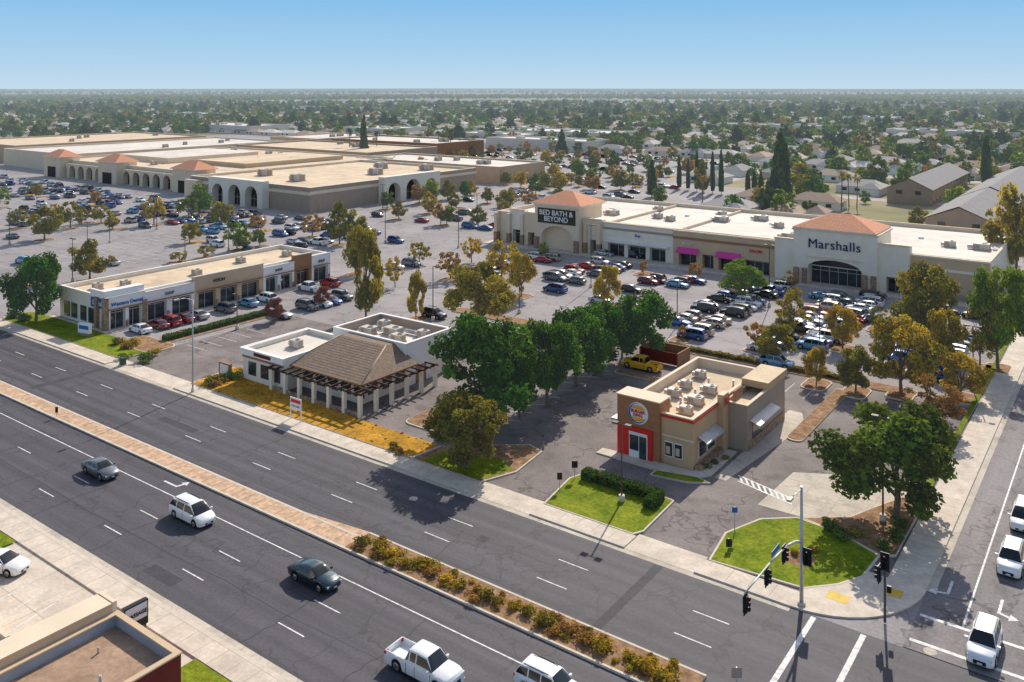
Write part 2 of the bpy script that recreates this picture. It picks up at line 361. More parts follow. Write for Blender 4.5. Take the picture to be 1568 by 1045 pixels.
# markings
g = MB()
for yy in (42.1, 45.6, 58.4, 61.7):
    x = -25.0
    while x > -420:
        g.rect(x - 2.9, x, yy - .055, yy + .055, .018, M_paint); x -= 12.2
g.rect(-420, -26, 48.97, 49.09, .018, M_paint)
for x in (-20.2, -16.6): g.rect(x - .2, x + .2, 39, 66.3, .019, M_paint)
g.rect(-24.2, -23.7, 38.9, 52, .019, M_paint)
g.rect(-13.8, 12, 67.6, 67.95, .019, M_paint); g.rect(-13.8, 12, 71.2, 71.55, .019, M_paint)
g.rect(-11.0, -10.85, 71.6, 260, .019, M_paint); g.rect(-7.1, -6.95, 74, 300, .019, M_yel); g.rect(-6.75, -6.6, 74, 300, .019, M_yel)
def arrow(cx, cy, hx, hy, side):   # curved turn arrow: heading (hx,hy)
    nx, ny = -hy, hx
    def T(a, b): return (cx + hx * a + nx * b, cy + hy * a + ny * b)
    s = side
    g.sheet([T(-1.7, -.1), T(.5, -.1), T(.5, .12), T(-1.7, .12)], .019, M_paint)
    g.sheet([T(.3, 0.1 * s), T(.55, .1 * s), T(.75, .75 * s), T(.5, .8 * s)], .020, M_paint)
    g.sheet([T(.1, .75 * s), T(1.1, .7 * s), T(.65, 1.35 * s)], .021, M_paint)
arrow(-78.7, 50.4, 1, 0, 1); arrow(-9.0, 75.5, 0, -1, 1); arrow(-12.6, 76, 0, -1, -1)
for i in range(2):
    a = G(1130, 728 + i * 9); b = G(1213, 764 + i * 9)
    dx, dy = b[0] - a[0], b[1] - a[1]; l = math.hypot(dx, dy); nx, ny = -dy / l * .09, dx / l * .09
    g.sheet([(a[0] - nx, a[1] - ny), (b[0] - nx, b[1] - ny), (b[0] + nx, b[1] + ny), (a[0] + nx, a[1] + ny)], .02, M_paint)
for i in range(9):
    t = i / 9; a = G(1130 + 83 * t, 728 + 36 * t); b = G(1130 + 83 * (t + .06), 737 + 36 * (t + .06))
    g.sheet([a, (a[0] + .25, a[1]), (b[0] + .25, b[1]), b], .021, M_paint)
for i in range(6):
    x = -60.5 - i * 2.2
    g.sheet([(x, 28.5), (x + .12, 28.5), (x - 1.2, 34), (x - 1.32, 34)], .012, M_paint)
for i in range(9):
    x = -80 - i * 2.7; g.rect(x, x + .12, 27.5, 32.5, .012, M_paint)
for i in range(9):
    y = 82 + i * 3.2; g.sheet([(-65.6, y), (-65.6, y + .14), (-60.8, y + 2.4), (-60.8, y + 2.26)], .012, M_paint_worn)
for i in range(7):
    x = -52 + i * 2.75; g.rect(x, x + .11, 112, 117, .012, M_paint_worn)
for i in range(5):
    y = 79 + i * 2.75; g.rect(-120, -115, y, y + .11, .012, M_paint_worn)
a = G(633, 764); g.tube((a[0], a[1], .015), (a[0], a[1], .022), .45, .45, 14, M_conc2)
a = G(1424, 998); g.tube((a[0], a[1], .015), (a[0], a[1], .022), .45, .45, 14, M_conc2)
road_marks = g
PITCH = 2.75
def stalls_x(xc, y0, y1, single=0):
    n = int((y1 - y0) / PITCH)
    for i in range(n + 1):
        y = y0 + i * PITCH
        a = xc - 5.3 if single <= 0 else xc; b = xc + 5.3 if single >= 0 else xc
        g.rect(a, b, y - .06, y + .06, .012, M_paint_worn)
    if single == 0: g.rect(xc - .06, xc + .06, y0, y1, .013, M_paint_worn)

# ---------------------------------------------------------------- trees
def leaf_cloud(C, Rr, n, leaf, seed, squash=1.0, zc=6.0):
    r = np.random.default_rng(seed)
    C = np.array(C); Rr = np.array(Rr); w = Rr ** 2; idx = r.choice(len(C), n, p=w / w.sum())
    d = r.normal(size=(n, 3)); d /= np.linalg.norm(d, axis=1)[:, None]
    rad = Rr[idx] * (0.35 + 0.75 * r.random(n) ** 0.6)
    p = C[idx] + d * rad[:, None] * np.array([1, 1, 0.85 * squash])
    nrm = d + r.normal(size=(n, 3)) * 0.75 + np.array([0, 0, .35]); nrm /= np.linalg.norm(nrm, axis=1)[:, None]
    up = r.normal(size=(n, 3)); t = np.cross(nrm, up); t /= np.linalg.norm(t, axis=1)[:, None]; b = np.cross(nrm, t)
    s = leaf * (0.55 + 0.9 * r.random(n))[:, None]
    asp = (0.5 + .5 * r.random(n))[:, None]
    v = np.stack([p - t * s / 2, p - b * s / 2 * asp, p + t * s / 2, p + b * s / 2 * asp], 1).reshape(-1, 3)
    ck = (0.62 + 0.76 * r.random(len(C)))[idx]
    lv = ck * (0.7 + .6 * r.random(n)) * (0.6 + .58 * (rad / Rr[idx]))  # inner shade painted in: leaves near the clump centre are coloured darker
    hv = np.clip(r.random(len(C))[idx] * .7 + r.random(n) * .3, 0, 1)
    return v, lv, hv
def finish_plant(name, V, LV, HV, wood, bark=M_wood):
    nl = len(LV); verts = V.tolist(); faces = [(4 * i, 4 * i + 1, 4 * i + 2, 4 * i + 3) for i in range(nl)]
    mi = [0] * nl
    if wood:
        k = len(verts); verts += wood.v
        faces += [tuple(a + k for a in f) for f in wood.f]; mi += [1] * len(wood.f)
    me = bpy.data.meshes.new(name); me.from_pydata(verts, [], faces)
    me.materials.append(LM['green']); me.materials.append(bark)
    me.polygons.foreach_set('material_index', mi)
    for nm, arr in (('lv', LV), ('hv', HV)):
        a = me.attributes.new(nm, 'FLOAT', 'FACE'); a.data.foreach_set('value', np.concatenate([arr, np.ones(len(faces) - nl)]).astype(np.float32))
    me.update(); return me
def make_tree(kind, seed, n, leaf):
    r = random.Random(seed); C = []; Rr = []; wood = MB()
    if kind in ('round', 'oval', 'sparse'):
        rx, rz, zc = {'round': (3.8, 3.8, 5.4), 'oval': (3.5, 4.1, 5.2), 'sparse': (3.9, 3.7, 5.7)}[kind]
        m = {'round': 44, 'oval': 38, 'sparse': 38}[kind]
        while len(C) < m:
            a, u = r.uniform(0, 2 * math.pi), r.uniform(-.95, 1); q = r.uniform(.3, 1) ** .5
            rr = math.sqrt(max(0, 1 - u * u))
            if u < 0: rr = min(1, rr * 1.2)
            lob = 1 + .18 * math.sin(3 * a + seed) + .1 * math.sin(5 * a + 2 * seed)
            C.append((rx * q * rr * math.cos(a) * lob, rx * q * rr * math.sin(a) * lob, zc + rz * q * u + r.uniform(-.3, .3)))
            Rr.append(r.uniform(.6, 1.45) if kind != 'sparse' else r.uniform(.5, 1.1))
        top = zc - rz * .35
        wood.tube((0, 0, 0), (.1, .05, 1.6), .26, .2, 8, M_wood); wood.tube((.1, .05, 1.6), (0, 0, top), .2, .14, 8, M_wood)
        for c in r.sample(C, 11):
            a = (0, 0, r.uniform(1.5, top)); mid = (c[0] * .5, c[1] * .5, a[2] + (c[2] - a[2]) * .6)
            wood.tube(a, mid, .11, .07, 5, M_wood); wood.tube(mid, c, .07, .02, 5, M_wood)
    elif kind == 'cypress':
        for i in range(26):
            z = .6 + 9.0 * i / 25; w = 4.3 * math.sin(math.pi * min(1, (z / 10) ** .6 * .93 + .05)) ** .7
            for k in range(3):
                a = r.uniform(0, 6.28); C.append((math.cos(a) * w * .6, math.sin(a) * w * .6, z)); Rr.append(max(.5, w * .5))
        wood.tube((0, 0, 0), (0, 0, 3), .5, .3, 6, M_wood)
    elif kind == 'pine':
        for i in range(44):
            z = 1.8 + 8.0 * (i / 43); w = 4.2 * (1 - (z - 1.5) / 9.2) + .35
            a = i * 2.4; q = r.uniform(.5, 1); C.append((math.cos(a) * w * q, math.sin(a) * w * q, z)); Rr.append(.4 + w * .28)
        wood.tube((0, 0, 0), (0, 0, 8.5), .3, .08, 6, M_wood)
    v, lv, hv = leaf_cloud(C, Rr, n, leaf, seed)
    if kind == 'cypress': v[:, 2] = np.minimum(v[:, 2], 10)
    v[:, 2] = np.maximum(v[:, 2], .6)
    return finish_plant(kind + '_mesh', v, lv, hv, wood)
def make_palm(seed):
    r = random.Random(seed); V = []; w = MB()
    w.tube((0, 0, 0), (.15, .1, 4.5), .22, .16, 8, M_wood); w.tube((.15, .1, 4.5), (.2, .2, 9.0), .16, .13, 8, M_wood)
    for i in range(26):
        a = i * 2.399; el = r.uniform(-.5, 1.1); L_ = r.uniform(1.5, 2.1); p = Vector((.2, .2, 9.0)); wd = .32
        for k in range(6):
            e_ = el - k * .36; q = p + Vector((math.cos(a) * math.cos(e_), math.sin(a) * math.cos(e_), math.sin(e_))) * (L_ / 5)
            sd = Vector((-math.sin(a), math.cos(a), 0)); w0 = wd * (1 - k / 7); w1 = wd * (1 - (k + 1) / 7)
            V += [tuple(p - sd * w0 - Vector((0, 0, w0 * .5))), tuple(q - sd * w1 - Vector((0, 0, w1 * .5))), tuple(q), tuple(p)]
            V += [tuple(p), tuple(q), tuple(q + sd * w1 - Vector((0, 0, w1 * .5))), tuple(p + sd * w0 - Vector((0, 0, w0 * .5)))]
            p = q
    n = len(V) // 4; rr_ = np.random.default_rng(seed)
    return finish_plant('palm_mesh', np.array(V), .7 + .6 * rr_.random(n), rr_.random(n), w)
NEAR = {'round': [make_tree('round', s, 10500, .37) for s in (1, 2, 3)], 'oval': [make_tree('oval', s, 9000, .39) for s in (4, 5)],
        'sparse': [make_tree('sparse', s, 4200, .37) for s in (6, 7)]}
MID = {'round': [make_tree('round', s, 3000, .6) for s in (11, 12, 13)], 'oval': [make_tree('oval', s, 3000, .6) for s in (14, 15)],
       'sparse': [make_tree('sparse', s, 1900, .54) for s in (16, 17)], 'cypress': [make_tree('cypress', 18, 1800, 1.3)], 'pine': [make_tree('pine', 19, 1900, .95)], 'palm': [make_palm(61), make_palm(62)]}
def place_tree(x, y, h, w, kind, lm, name=None, near=False):
    src = (NEAR if near and kind in NEAR else MID)[kind]
    o = link(random.choice(src), name or {'cypress': 'cypress_tree', 'pine': 'pine_tree', 'palm': 'palm_tree'}.get(kind, {'rust': 'autumn_tree', 'redd': 'plum_tree'}.get(lm, 'shade_tree')),
             None, (x, y, 0), random.uniform(0, 6.28), (w / 10, w / 10, h / 10))
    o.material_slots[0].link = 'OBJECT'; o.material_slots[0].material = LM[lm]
    return o
TREES = [
 (1372,793,615,218,'round','ogreen'),(745,655,475,182,'round','dgreen'),(716,718,603,130,'round','olive'),(838,622,484,104,'round','dgreen'),
 (795,640,520,80,'round','dgreen'),(952,552,462,70,'round','dgreen'),
 (882,590,470,108,'round','dgreen'),(918,565,460,92,'round','dgreen'),(985,550,443,108,'round','dgreen'),(560,490,345,70,'oval','olive'),(738,508,405,116,'round','olive'),
 (637,490,414,34,'oval','yellow'),(55,494,385,90,'round','dgreen'),(137,430,370,62,'round','olive'),(68,368,318,52,'round','olive'),
 (108,350,306,42,'sparse','olive'),(420,492,457,32,'round','redd'),(492,470,438,28,'round','redd'),(28,350,318,34,'sparse','olive'),
 (155,342,312,34,'sparse','olive'),(236,345,300,40,'sparse','yellow'),(275,402,384,30,'sparse','olive'),(314,396,374,28,'sparse','olive'),(305,330,280,46,'round','green'),
 (372,382,354,32,'round','olive'),(398,378,350,26,'round','green'),(520,375,312,48,'round','olive'),(548,362,330,34,'round','olive'),
 (545,420,345,40,'round','olive'),(675,345,308,30,'sparse','rust'),(732,346,318,32,'round','olive'),(775,318,290,34,'round','olive'),
 (660,308,275,28,'round','bright'),(712,305,275,22,'round','dgreen'),(690,428,382,44,'sparse','rust'),(722,402,360,36,'sparse','yellow'),
 (768,432,362,50,'sparse','yellow'),(798,455,382,50,'round','yellow'),(642,404,368,36,'sparse','olive'),(605,440,395,34,'sparse','yellow'),
 (930,470,405,44,'round','yellow'),(1140,458,400,80,'round','bright'),(1215,515,445,66,'sparse','yellow'),(1250,590,528,38,'round','yellow'),
 (1310,602,528,58,'round','olive'),(1380,605,482,114,'round','yellow'),(1185,555,495,62,'round','olive'),(1290,535,466,58,'round','yellow'),
 (1415,530,400,110,'round','olive'),(1528,565,400,94,'round','bright'),(1556,425,280,88,'round','olive'),(1472,610,540,76,'round','yellow'),
 (1428,655,580,104,'sparse','rust'),(1210,445,415,30,'sparse','rust'),(1066,428,400,26,'sparse','rust'),(832,395,370,18,'round','bright'),
 (1500,565,470,60,'sparse','yellow'),(1160,535,492,40,'sparse','rust'),(1548,480,430,60,'round','bright'),(1445,560,470,62,'round','yellow'),
 (1045,520,498,16,'sparse','rust'),(985,420,398,16,'sparse','rust'),(1345,505,470,36,'sparse','olive'),(1395,470,420,46,'sparse','yellow'),
 (1195,312,208,42,'pine','cyp'),(1510,290,208,16,'cypress','cyp'),(557,250,180,18,'pine','cyp'),(998,302,245,15,'cypress','cyp'),
 (1075,300,250,24,'round','olive'),(1382,300,255,36,'round','green'),(1465,320,285,40,'round','bright'),(1440,285,250,34,'round','green'),
 (1405,350,318,30,'round','olive'),(1010,315,285,24,'round','green'),(905,290,262,26,'round','olive'),(855,285,262,22,'sparse','rust'),
 (1288,322,262,24,'palm','yellow'),(1300,318,266,22,'palm','olive'),(1312,320,270,20,'palm','yellow'),(536,248,196,20,'palm','cyp'),(576,246,200,20,'palm','cyp'),
 (690,240,196,18,'palm','cyp'),(705,238,192,18,'palm','cyp'),(672,238,200,17,'palm','cyp'),(1075,318,268,22,'palm','rust'),
 (690,236,205,16,'cypress','cyp'),(860,240,200,20,'pine','cyp'),(1320,260,220,26,'round','green'),(1345,285,240,34,'round','ogreen'),(1285,275,238,36,'round','green'),(940,262,232,26,'round','ogreen'),
 (1240,300,262,30,'round','green'),(1410,265,235,34,'round','green'),(1130,262,236,28,'round','green'),(1545,255,225,30,'round','ogreen'),
]
for i, (hh, ww) in enumerate(((238, 8), (243, 7), (231, 8), (246, 9), (233, 8), (229, 9))): TREES.append((1040 + i * 12.5 + (i * 7 % 3), 290 + i * 1.6, hh, ww, 'cypress', 'cyp'))
for i in range(3): TREES.append((1145 + i * 10, 298 + i, 262, 9, 'cypress', 'cyp'))
for px, py, top, w, kind, lm in TREES:
    x, y = G(px, py); d = DEP(py); h = (py - top) * d / F * 1.03; wm = w * d / F * 1.06
    if kind == 'palm': wm *= 2.0
    place_tree(x, y, h, wm, kind, lm, near=(d < 175))
r2 = random.Random(5)
TREE_ISL = []
for (xa, xb, sx, ya, yb, sy, p) in ((-395, -165, 18, 132, 176, 22, .5), (-300, -160, 30, 84, 130, 24, .3), (-200, -146, 18, 190, 330, 15, .7), (-330, -160, 20, 285, 450, 17, .8), (-110, -20, 12, 228, 236, 9, .7), (-440, -300, 18, 110, 176, 22, .5)):
    x = xa
    while x < xb:
        y = ya
        while y < yb:
            if r2.random() < p:
                q = r2.random(); hh = r2.uniform(4.5, 8)
                place_tree(x + r2.uniform(-1, 1), y + r2.uniform(-2, 2), hh, hh * r2.uniform(.85, 1.15), 'sparse' if q < .4 else 'round', r2.choice(['olive', 'olive', 'ogreen', 'rust', 'green', 'yellow']))
                TREE_ISL.append((x, y))
            y += sy
        x += sx
# ---------------------------------------------------------------- shrubs & hedges
def shrub_mesh(seed, n=520, leaf=.17):
    r = random.Random(seed); C = []; Rr = []
    for i in range(11):
        a = r.uniform(0, 6.28); q = r.uniform(0, .62); C.append((q * math.cos(a), q * math.sin(a), r.uniform(.25, .62))); Rr.append(r.uniform(.2, .4))
    v, lv, hv = leaf_cloud(C, Rr, n, leaf, seed); v[:, 2] = np.maximum(v[:, 2], .02)
    return finish_plant('shrub_mesh', v, lv, hv, None)
SHR = [shrub_mesh(s) for s in (31, 32, 33)]
def shrub(x, y, s, lm, h=1.0, name='shrub', z=.14):
    o = link(random.choice(SHR), name, None, (x, y, z), random.uniform(0, 6.28), (s, s, s * h))
    o.material_slots[0].link = 'OBJECT'; o.material_slots[0].material = LM[lm]
x = -55.0
while x < -25:
    s = random.uniform(.8, 1.35); shrub(x, 53.6 + random.uniform(-.4, .4), s, random.choice(['olive', 'yellow', 'rust', 'yellow', 'olive']), .75)
    for k in range(2):
        if random.random() < .7: shrub(x + random.uniform(-.6, .9), 53.6 + random.choice((-1, 1)) * random.uniform(.6, 1.1), s * random.uniform(.4, .8), random.choice(['rust', 'rust', 'yellow', 'olive']), .7)
    x += s * random.uniform(.8, 1.6)
def hedge(x0, x1, y0, y1, h, lm='hedge', name='hedge'):
    r = np.random.default_rng(int(abs(x0 * 7 + y0)))
    n = int(((x1 - x0) + (y1 - y0)) * 170 + (x1 - x0) * (y1 - y0) * 160)
    p = r.random((n, 3)) * np.array([x1 - x0, y1 - y0, h]); f = r.integers(0, 5, n)
    j = r.normal(size=n) * .05
    wob = .07 * np.sin(p[:, 0] * 1.7 + x0) + .05 * np.sin(p[:, 0] * 4.1) + .05 * np.sin(p[:, 1] * 2.3)
    p[f == 0, 2] = (h + j + wob)[f == 0]; p[f == 1, 0] = j[f == 1]; p[f == 2, 0] = x1 - x0 + j[f == 2]; p[f == 3, 1] = (j + wob)[f == 3]; p[f == 4, 1] = y1 - y0 + j[f == 4]
    p += np.array([x0, y0, .13])
    d = r.normal(size=(n, 3)); d /= np.linalg.norm(d, axis=1)[:, None]; u = r.normal(size=(n, 3)); t = np.cross(d, u); t /= np.linalg.norm(t, axis=1)[:, None]; b = np.cross(d, t)
    s = .2 * (0.6 + .8 * r.random(n))[:, None]
    v = np.stack([p - t * s / 2, p - b * s / 2, p + t * s / 2, p + b * s / 2], 1).reshape(-1, 3)
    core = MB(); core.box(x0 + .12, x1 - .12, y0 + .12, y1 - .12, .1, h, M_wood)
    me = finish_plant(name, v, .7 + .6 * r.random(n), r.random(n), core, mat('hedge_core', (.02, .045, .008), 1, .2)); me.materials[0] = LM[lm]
    link(me, name)
hedge(-46.2, -37.6, 75.4, 76.5, .9); hedge(-38.4, -37.4, 73.8, 75.4, .85)
hedge(-125, -123.8, 78, 98, .7)
hedge(-62, -45, 121.6, 122.3, .5, 'olive'); hedge(-43, -30, 121.6, 122.3, .5, 'olive')
for px, py, s, lm in ((1278,815,1.3,'hedge'),(1290,828,1.1,'hedge'),(1310,822,1.0,'olive'),(1372,826,1.4,'hedge'),(1352,842,1.1,'green'),(1376,806,1.2,'hedge'),(1268,806,.9,'olive'),
        (1216,850,.7,'yellow'),(1232,862,.7,'olive'),(1244,846,.7,'rust'),(180,528,1.6,'olive'),(192,535,1.5,'rust'),(205,530,1.8,'yellow'),(222,555,1.8,'hedge'),(236,545,1.5,'olive'),(190,550,1.3,'green'),
        (20,488,2,'hedge'),(36,492,1.8,'hedge'),(322,590,1.6,'olive'),(338,586,1.5,'olive'),(352,582,1.7,'hedge'),(368,578,1.5,'olive'),(330,592,1.3,'rust'),(605,690,1.1,'olive'),(612,697,.9,'rust'),
        (425,585,1.1,'green'),(438,590,1.1,'hedge'),(1080,718,.8,'hedge'),(1095,712,.7,'hedge'),(1110,705,.7,'olive')):
    x, y = G(px, py); shrub(x, y, s, lm, .8, 'rounded_shrub' if lm == 'hedge' else 'shrub', .1)
for i in range(80):
    x = random.uniform(-102, -64); y = random.uniform(69, 73.5)
    shrub(x, y, random.uniform(.12, .28), random.choice(['rust', 'yellow', 'olive']), .6, 'grass_tuft')
# ---------------------------------------------------------------- lawns and islands
g2 = MB()
def bed(pts, top, z=.15):
    g2.poly([(x, y, z) for x, y in pts], top)
    n = len(pts); c = (sum(p[0] for p in pts) / n, sum(p[1] for p in pts) / n)
    for i in range(n):
        a, b = pts[i], pts[(i + 1) % n]
        o = lambda p: (p[0] + (p[0] - c[0]) / max(.1, math.dist(p, c)) * .2, p[1] + (p[1] - c[1]) / max(.1, math.dist(p, c)) * .2)
        A, B = o(a), o(b)
        g2.poly([(*a, z - .005), (*b, z - .005), (*B, z - .005), (*A, z - .005)], M_curb); g2.poly([(*A, z - .005), (*B, z - .005), (*B, 0), (*A, 0)], M_curb)
def rr(x0, x1, y0, y1, r=1.0, n=4):
    P = []
    for cx, cy, a0 in ((x1 - r, y1 - r, 0), (x0 + r, y1 - r, 90), (x0 + r, y0 + r, 180), (x1 - r, y0 + r, 270)):
        for i in range(n + 1):
            a = math.radians(a0 + 90 * i / n); P.append((cx + r * math.cos(a), cy + r * math.sin(a)))
    return P
bed(rr(-160, -121.3, 69.05, 74.6, 2.2), M_grass); bed(rr(-130, -120.5, 73, 77.8, 1.5), M_mulch, .158)
bed([(-103.6, 69.05), (-64, 69.05), (-63.3, 73.2), (-77, 73.4), (-92, 74), (-99, 76.5), (-104.5, 76.5)], M_dry)
bed([(-63.6, 69.05), (-54.3, 69.05), (-52.8, 73), (-53.4, 78.6), (-55.5, 79.2), (-63.0, 73.2)], M_mulch)
g2.sheet([(-62.5, 69.2), (-54.6, 69.2), (-53.2, 73), (-55.5, 74.5), (-62.0, 72.2)], .156, M_grass)
bed([(-46.4, 69.05), (-37, 69.05), (-36.5, 70), (-36.8, 76.7), (-38, 77), (-46.6, 76.8), (-47.3, 75)], M_grass)
bed([(-29.6, 69.05), (-22, 69.6), (-20, 71.7), (-18.7, 74), (-18.4, 78), (-22, 79.8), (-26, 80.4), (-28.6, 78.2), (-30.2, 74)], M_grass)
g2.tube((-23.6, 73.6, .12), (-23.6, 73.6, .158), 1.3, 1.3, 16, M_mulch)
bed([(-25.5, 80.7), (-22, 80.1), (-18.3, 78.3), (-17.2, 79), (-17.2, 90), (-19, 90.5), (-21, 86), (-22, 83.5)], M_mulch, .16)
bed(rr(-17.7, -17.15, 92, 175, .2), M_grass, .16)
bed([(-48.2, 82.0), (-41.5, 82.0), (-37.0, 82.8), (-36.2, 84), (-36.2, 91), (-37.9, 91), (-37.9, 83.9), (-48.2, 83.4)], M_conc, .14)
bed([(-41, 80.6), (-37.5, 81.2), (-35.5, 82.3), (-37, 82.7), (-41, 81.7)], M_grass, .165)
bed(rr(-66, -24, 120.7, 123.4, 1), M_mulch); bed(rr(-60, -48, 106.5, 108.0, .6), M_mulch); bed(rr(-71.5, -66, 76, 118, 1.2), M_mulch)
bed(rr(-33, -31.2, 98, 118, .8), M_mulch); bed(rr(-100, -72, 118.5, 121.5, 1), M_mulch)
bed(rr(-126, -122.8, 76, 100, 1), M_mulch)
for (x, y) in TREE_ISL: bed(rr(x - 1.3, x + 1.3, y - 2.6, y + 2.6, .8), M_mulch if random.random() < .7 else M_dry)
for px, py, top, w, kind, lm in TREES:
    x, y = G(px, py)
    if 80 < y < 178 and not (-135 < x < -120) and not (-72 < x < -54 and y < 125): bed(rr(x - 1.5, x + 1.5, y - 2.2, y + 2.2, .8), M_mulch, .153)
g2.rect(-95, -80, 33, 35.9, .14, M_grass); g2.rect(-53.5, -44.5, 32.4, 35.9, .14, M_grass)
g2.obj('planting_beds')

# ---------------------------------------------------------------- vehicles
M_glassc = mat('car_glass', (0.012, 0.016, 0.02), 0.05, 0.1, spec=0.7)
M_tyre = mat('tyre_rubber', (0.02, 0.02, 0.02), 0.8, 0.1)
M_rim = mat('alloy_rim', (0.5, 0.5, 0.52), 0.3, 0.05, metal=0.8)
M_head = mat('headlamp_lens', (0.75, 0.77, 0.8), 0.1, 0.05, spec=0.7)
M_tail = mat('taillamp_lens', (0.4, 0.01, 0.01), 0.2, 0.05)
PAINT = {}
for nm, c, me_ in (('white', (.82, .82, .81), 0), ('silver', (.5, .51, .53), .5), ('grey', (.16, .165, .175), .5), ('black', (.014, .014, .016), .2), ('red', (.42, .015, .018), .1),
                   ('maroon', (.17, .012, .02), .3), ('blue', (.03, .10, .32), .3), ('ltblue', (.14, .34, .55), .3), ('beige', (.5, .42, .32), .4), ('green', (.03, .09, .07), .3), ('yellow', (.85, .48, .015), 0), ('teal', (.01, .035, .05), .4)):
    PAINT[nm] = mat('car_paint_' + nm, c, .35, .02, .2, metal=me_, coat=1.0, spec=.5)
def lerp_tab(tab, x):
    if x <= tab[0][0]: return tab[0][1]
    for (a, va), (b, vb) in zip(tab, tab[1:]):
        if x <= b: return va + (vb - va) * (x - a) / (b - a) if b > a else vb
    return tab[-1][1]
def make_car(kind):
    S = dict(
     sedan=dict(L=4.8, W=.91, r=.33, wx=(-1.4, 1.42), belt=[(-2.4, .70), (-2.33, .88), (-2.1, .98), (-1.5, .99), (1.0, .96), (1.7, .86), (2.15, .75), (2.33, .64), (2.4, .5)], A=1.15, B=.3, Cc=-1.05, D=-1.95, roof=1.45, bp=(-.3, -1.15)),
     hatch=dict(L=4.3, W=.88, r=.32, wx=(-1.3, 1.3), belt=[(-2.15, .7), (-2.1, .9), (-1.9, .98), (.95, .97), (1.6, .86), (1.95, .74), (2.1, .6), (2.15, .5)], A=1.15, B=.35, Cc=-1.55, D=-2.05, roof=1.5, bp=(-.25, -1.15)),
     suv=dict(L=4.75, W=.95, r=.37, wx=(-1.4, 1.42), belt=[(-2.37, .8), (-2.33, 1.02), (-2.2, 1.08), (1.05, 1.07), (1.7, 1.0), (2.15, .92), (2.32, .78), (2.37, .55)], A=1.2, B=.55, Cc=-1.9, D=-2.3, roof=1.74, bp=(-.2, -1.2)),
     minivan=dict(L=5.1, W=.98, r=.34, wx=(-1.55, 1.5), belt=[(-2.55, .75), (-2.5, .98), (-2.4, 1.04), (1.4, 1.02), (1.95, .9), (2.35, .78), (2.5, .64), (2.55, .5)], A=1.65, B=.7, Cc=-2.0, D=-2.47, roof=1.75, bp=(-.1, -1.25)),
     pickup=dict(L=5.7, W=.98, r=.4, wx=(-1.75, 1.85), belt=[(-2.85, 1.1), (1.3, 1.14), (2.2, 1.1), (2.65, 1.02), (2.8, .85), (2.85, .6)], A=1.45, B=.85, Cc=-.75, D=-1.0, roof=1.88, bp=(.0, -.6)))[kind]
    L, W, r, R = S['L'], S['W'], S['r'], S['r'] + .07
    wtab = [(-L / 2, W * .86), (-L / 2 + .12, W * .93), (-L / 2 + .5, W * .985), (-.5, W), (.8, W), (L / 2 - .7, W * .96), (L / 2 - .25, W * .88), (L / 2 - .05, W * .72), (L / 2, W * .62)]
    if kind == 'pickup': wtab = [(-L / 2, W * .98), (L / 2 - .5, W), (L / 2 - .1, W * .9), (L / 2, W * .8)]
    xs = set([-L / 2, -L / 2 + .05, -L / 2 + .12, L / 2, L / 2 - .05, L / 2 - .12, S['A'], S['B'], S['Cc'], S['D']])
    x = -L / 2
    while x < L / 2: xs.add(round(x, 3)); x += .24
    for w in S['wx']:
        for i in range(9): xs.add(round(w + R * math.cos(math.pi * i / 8), 3))
    for a, _ in S['belt']: xs.add(a)
    bed0, bed1 = -L / 2 + .08, -1.12
    if kind == 'pickup': xs |= {bed0, bed0 - .002, bed1, bed1 + .002}
    xs = sorted(xs); mb = MB(); P = PAINT['white']; mb.mi(P)
    def ring(x):
        zt = lerp_tab(S['belt'], x); w = lerp_tab(wtab, x); zb = .2 if abs(x) < L / 2 - .35 else .2 + .1 * (abs(x) - L / 2 + .35) / .35
        for wx in S['wx']:
            if abs(x - wx) < R: zb = max(zb, r + math.sqrt(R * R - (x - wx) ** 2) * .97)
        zc = zt + .03
        if kind == 'pickup' and bed0 <= x <= bed1: zc = .72
        q = [(w * .94, zb), (w * .99, zb + (zt - zb) * .22), (w, zb + (zt - zb) * .6), (w * .975, zb + (zt - zb) * .86), (w * .91, zt), (w * .86, zt + .012 if zc > zt else zt), (w * .84, zc - .005 if zc > zt else zc), (0, zc)]
        return q
    base = len(mb.v); n = 8; RN = 2 * n - 1
    for x in xs:
        q = ring(x)
        mb.v += [(x, y, z) for y, z in q] + [(x, -y, z) for y, z in reversed(q[:-1])]
    for i in range(len(xs) - 1):
        for k in range(RN - 1):
            a = base + i * RN + k; mb.f.append((a, a + 1, a + RN + 1, a + RN)); mb.m.append(0); mb.sm.append(True)
    for i in (0, len(xs) - 1):
        mb.f.append(tuple(base + i * RN + k for k in range(RN))); mb.m.append(0); mb.sm.append(False)
    mb.box(-L / 2 + .1, L / 2 - .15, -W + .27, W - .27, .19, .62 if kind != 'pickup' else .7, M_black)
    for sgn in (-1, 1):
        for xd in (S['bp'][0] - .05, S['bp'][0] - 1.05 if kind != 'pickup' else -.85, S['A'] - .12):
            zt = lerp_tab(S['belt'], xd); mb.box(xd - .012, xd + .012, sgn * (W - .02), sgn * (W + .003), .34, zt - .12, M_black)
        mb.box(-1.0 if kind != 'pickup' else -1.3, 1.0, sgn * (W - .05), sgn * (W + .004), .215, .27, M_black)
    A, B, Cc, D, zr = S['A'], S['B'], S['Cc'], S['D'], S['roof']
    def zroof(x):
        be = lerp_tab(S['belt'], x) - .01
        if x >= B: t = (A - x) / (A - B); return be + (zr - .03 - be) * min(1, t)
        if x <= Cc: t = (x - D) / (Cc - D); return be + (zr - .05 - be) * max(0, t)
        t = (x - Cc) / (B - Cc); return zr - .04 + .045 * math.sin(math.pi * min(1, max(0, t))) 
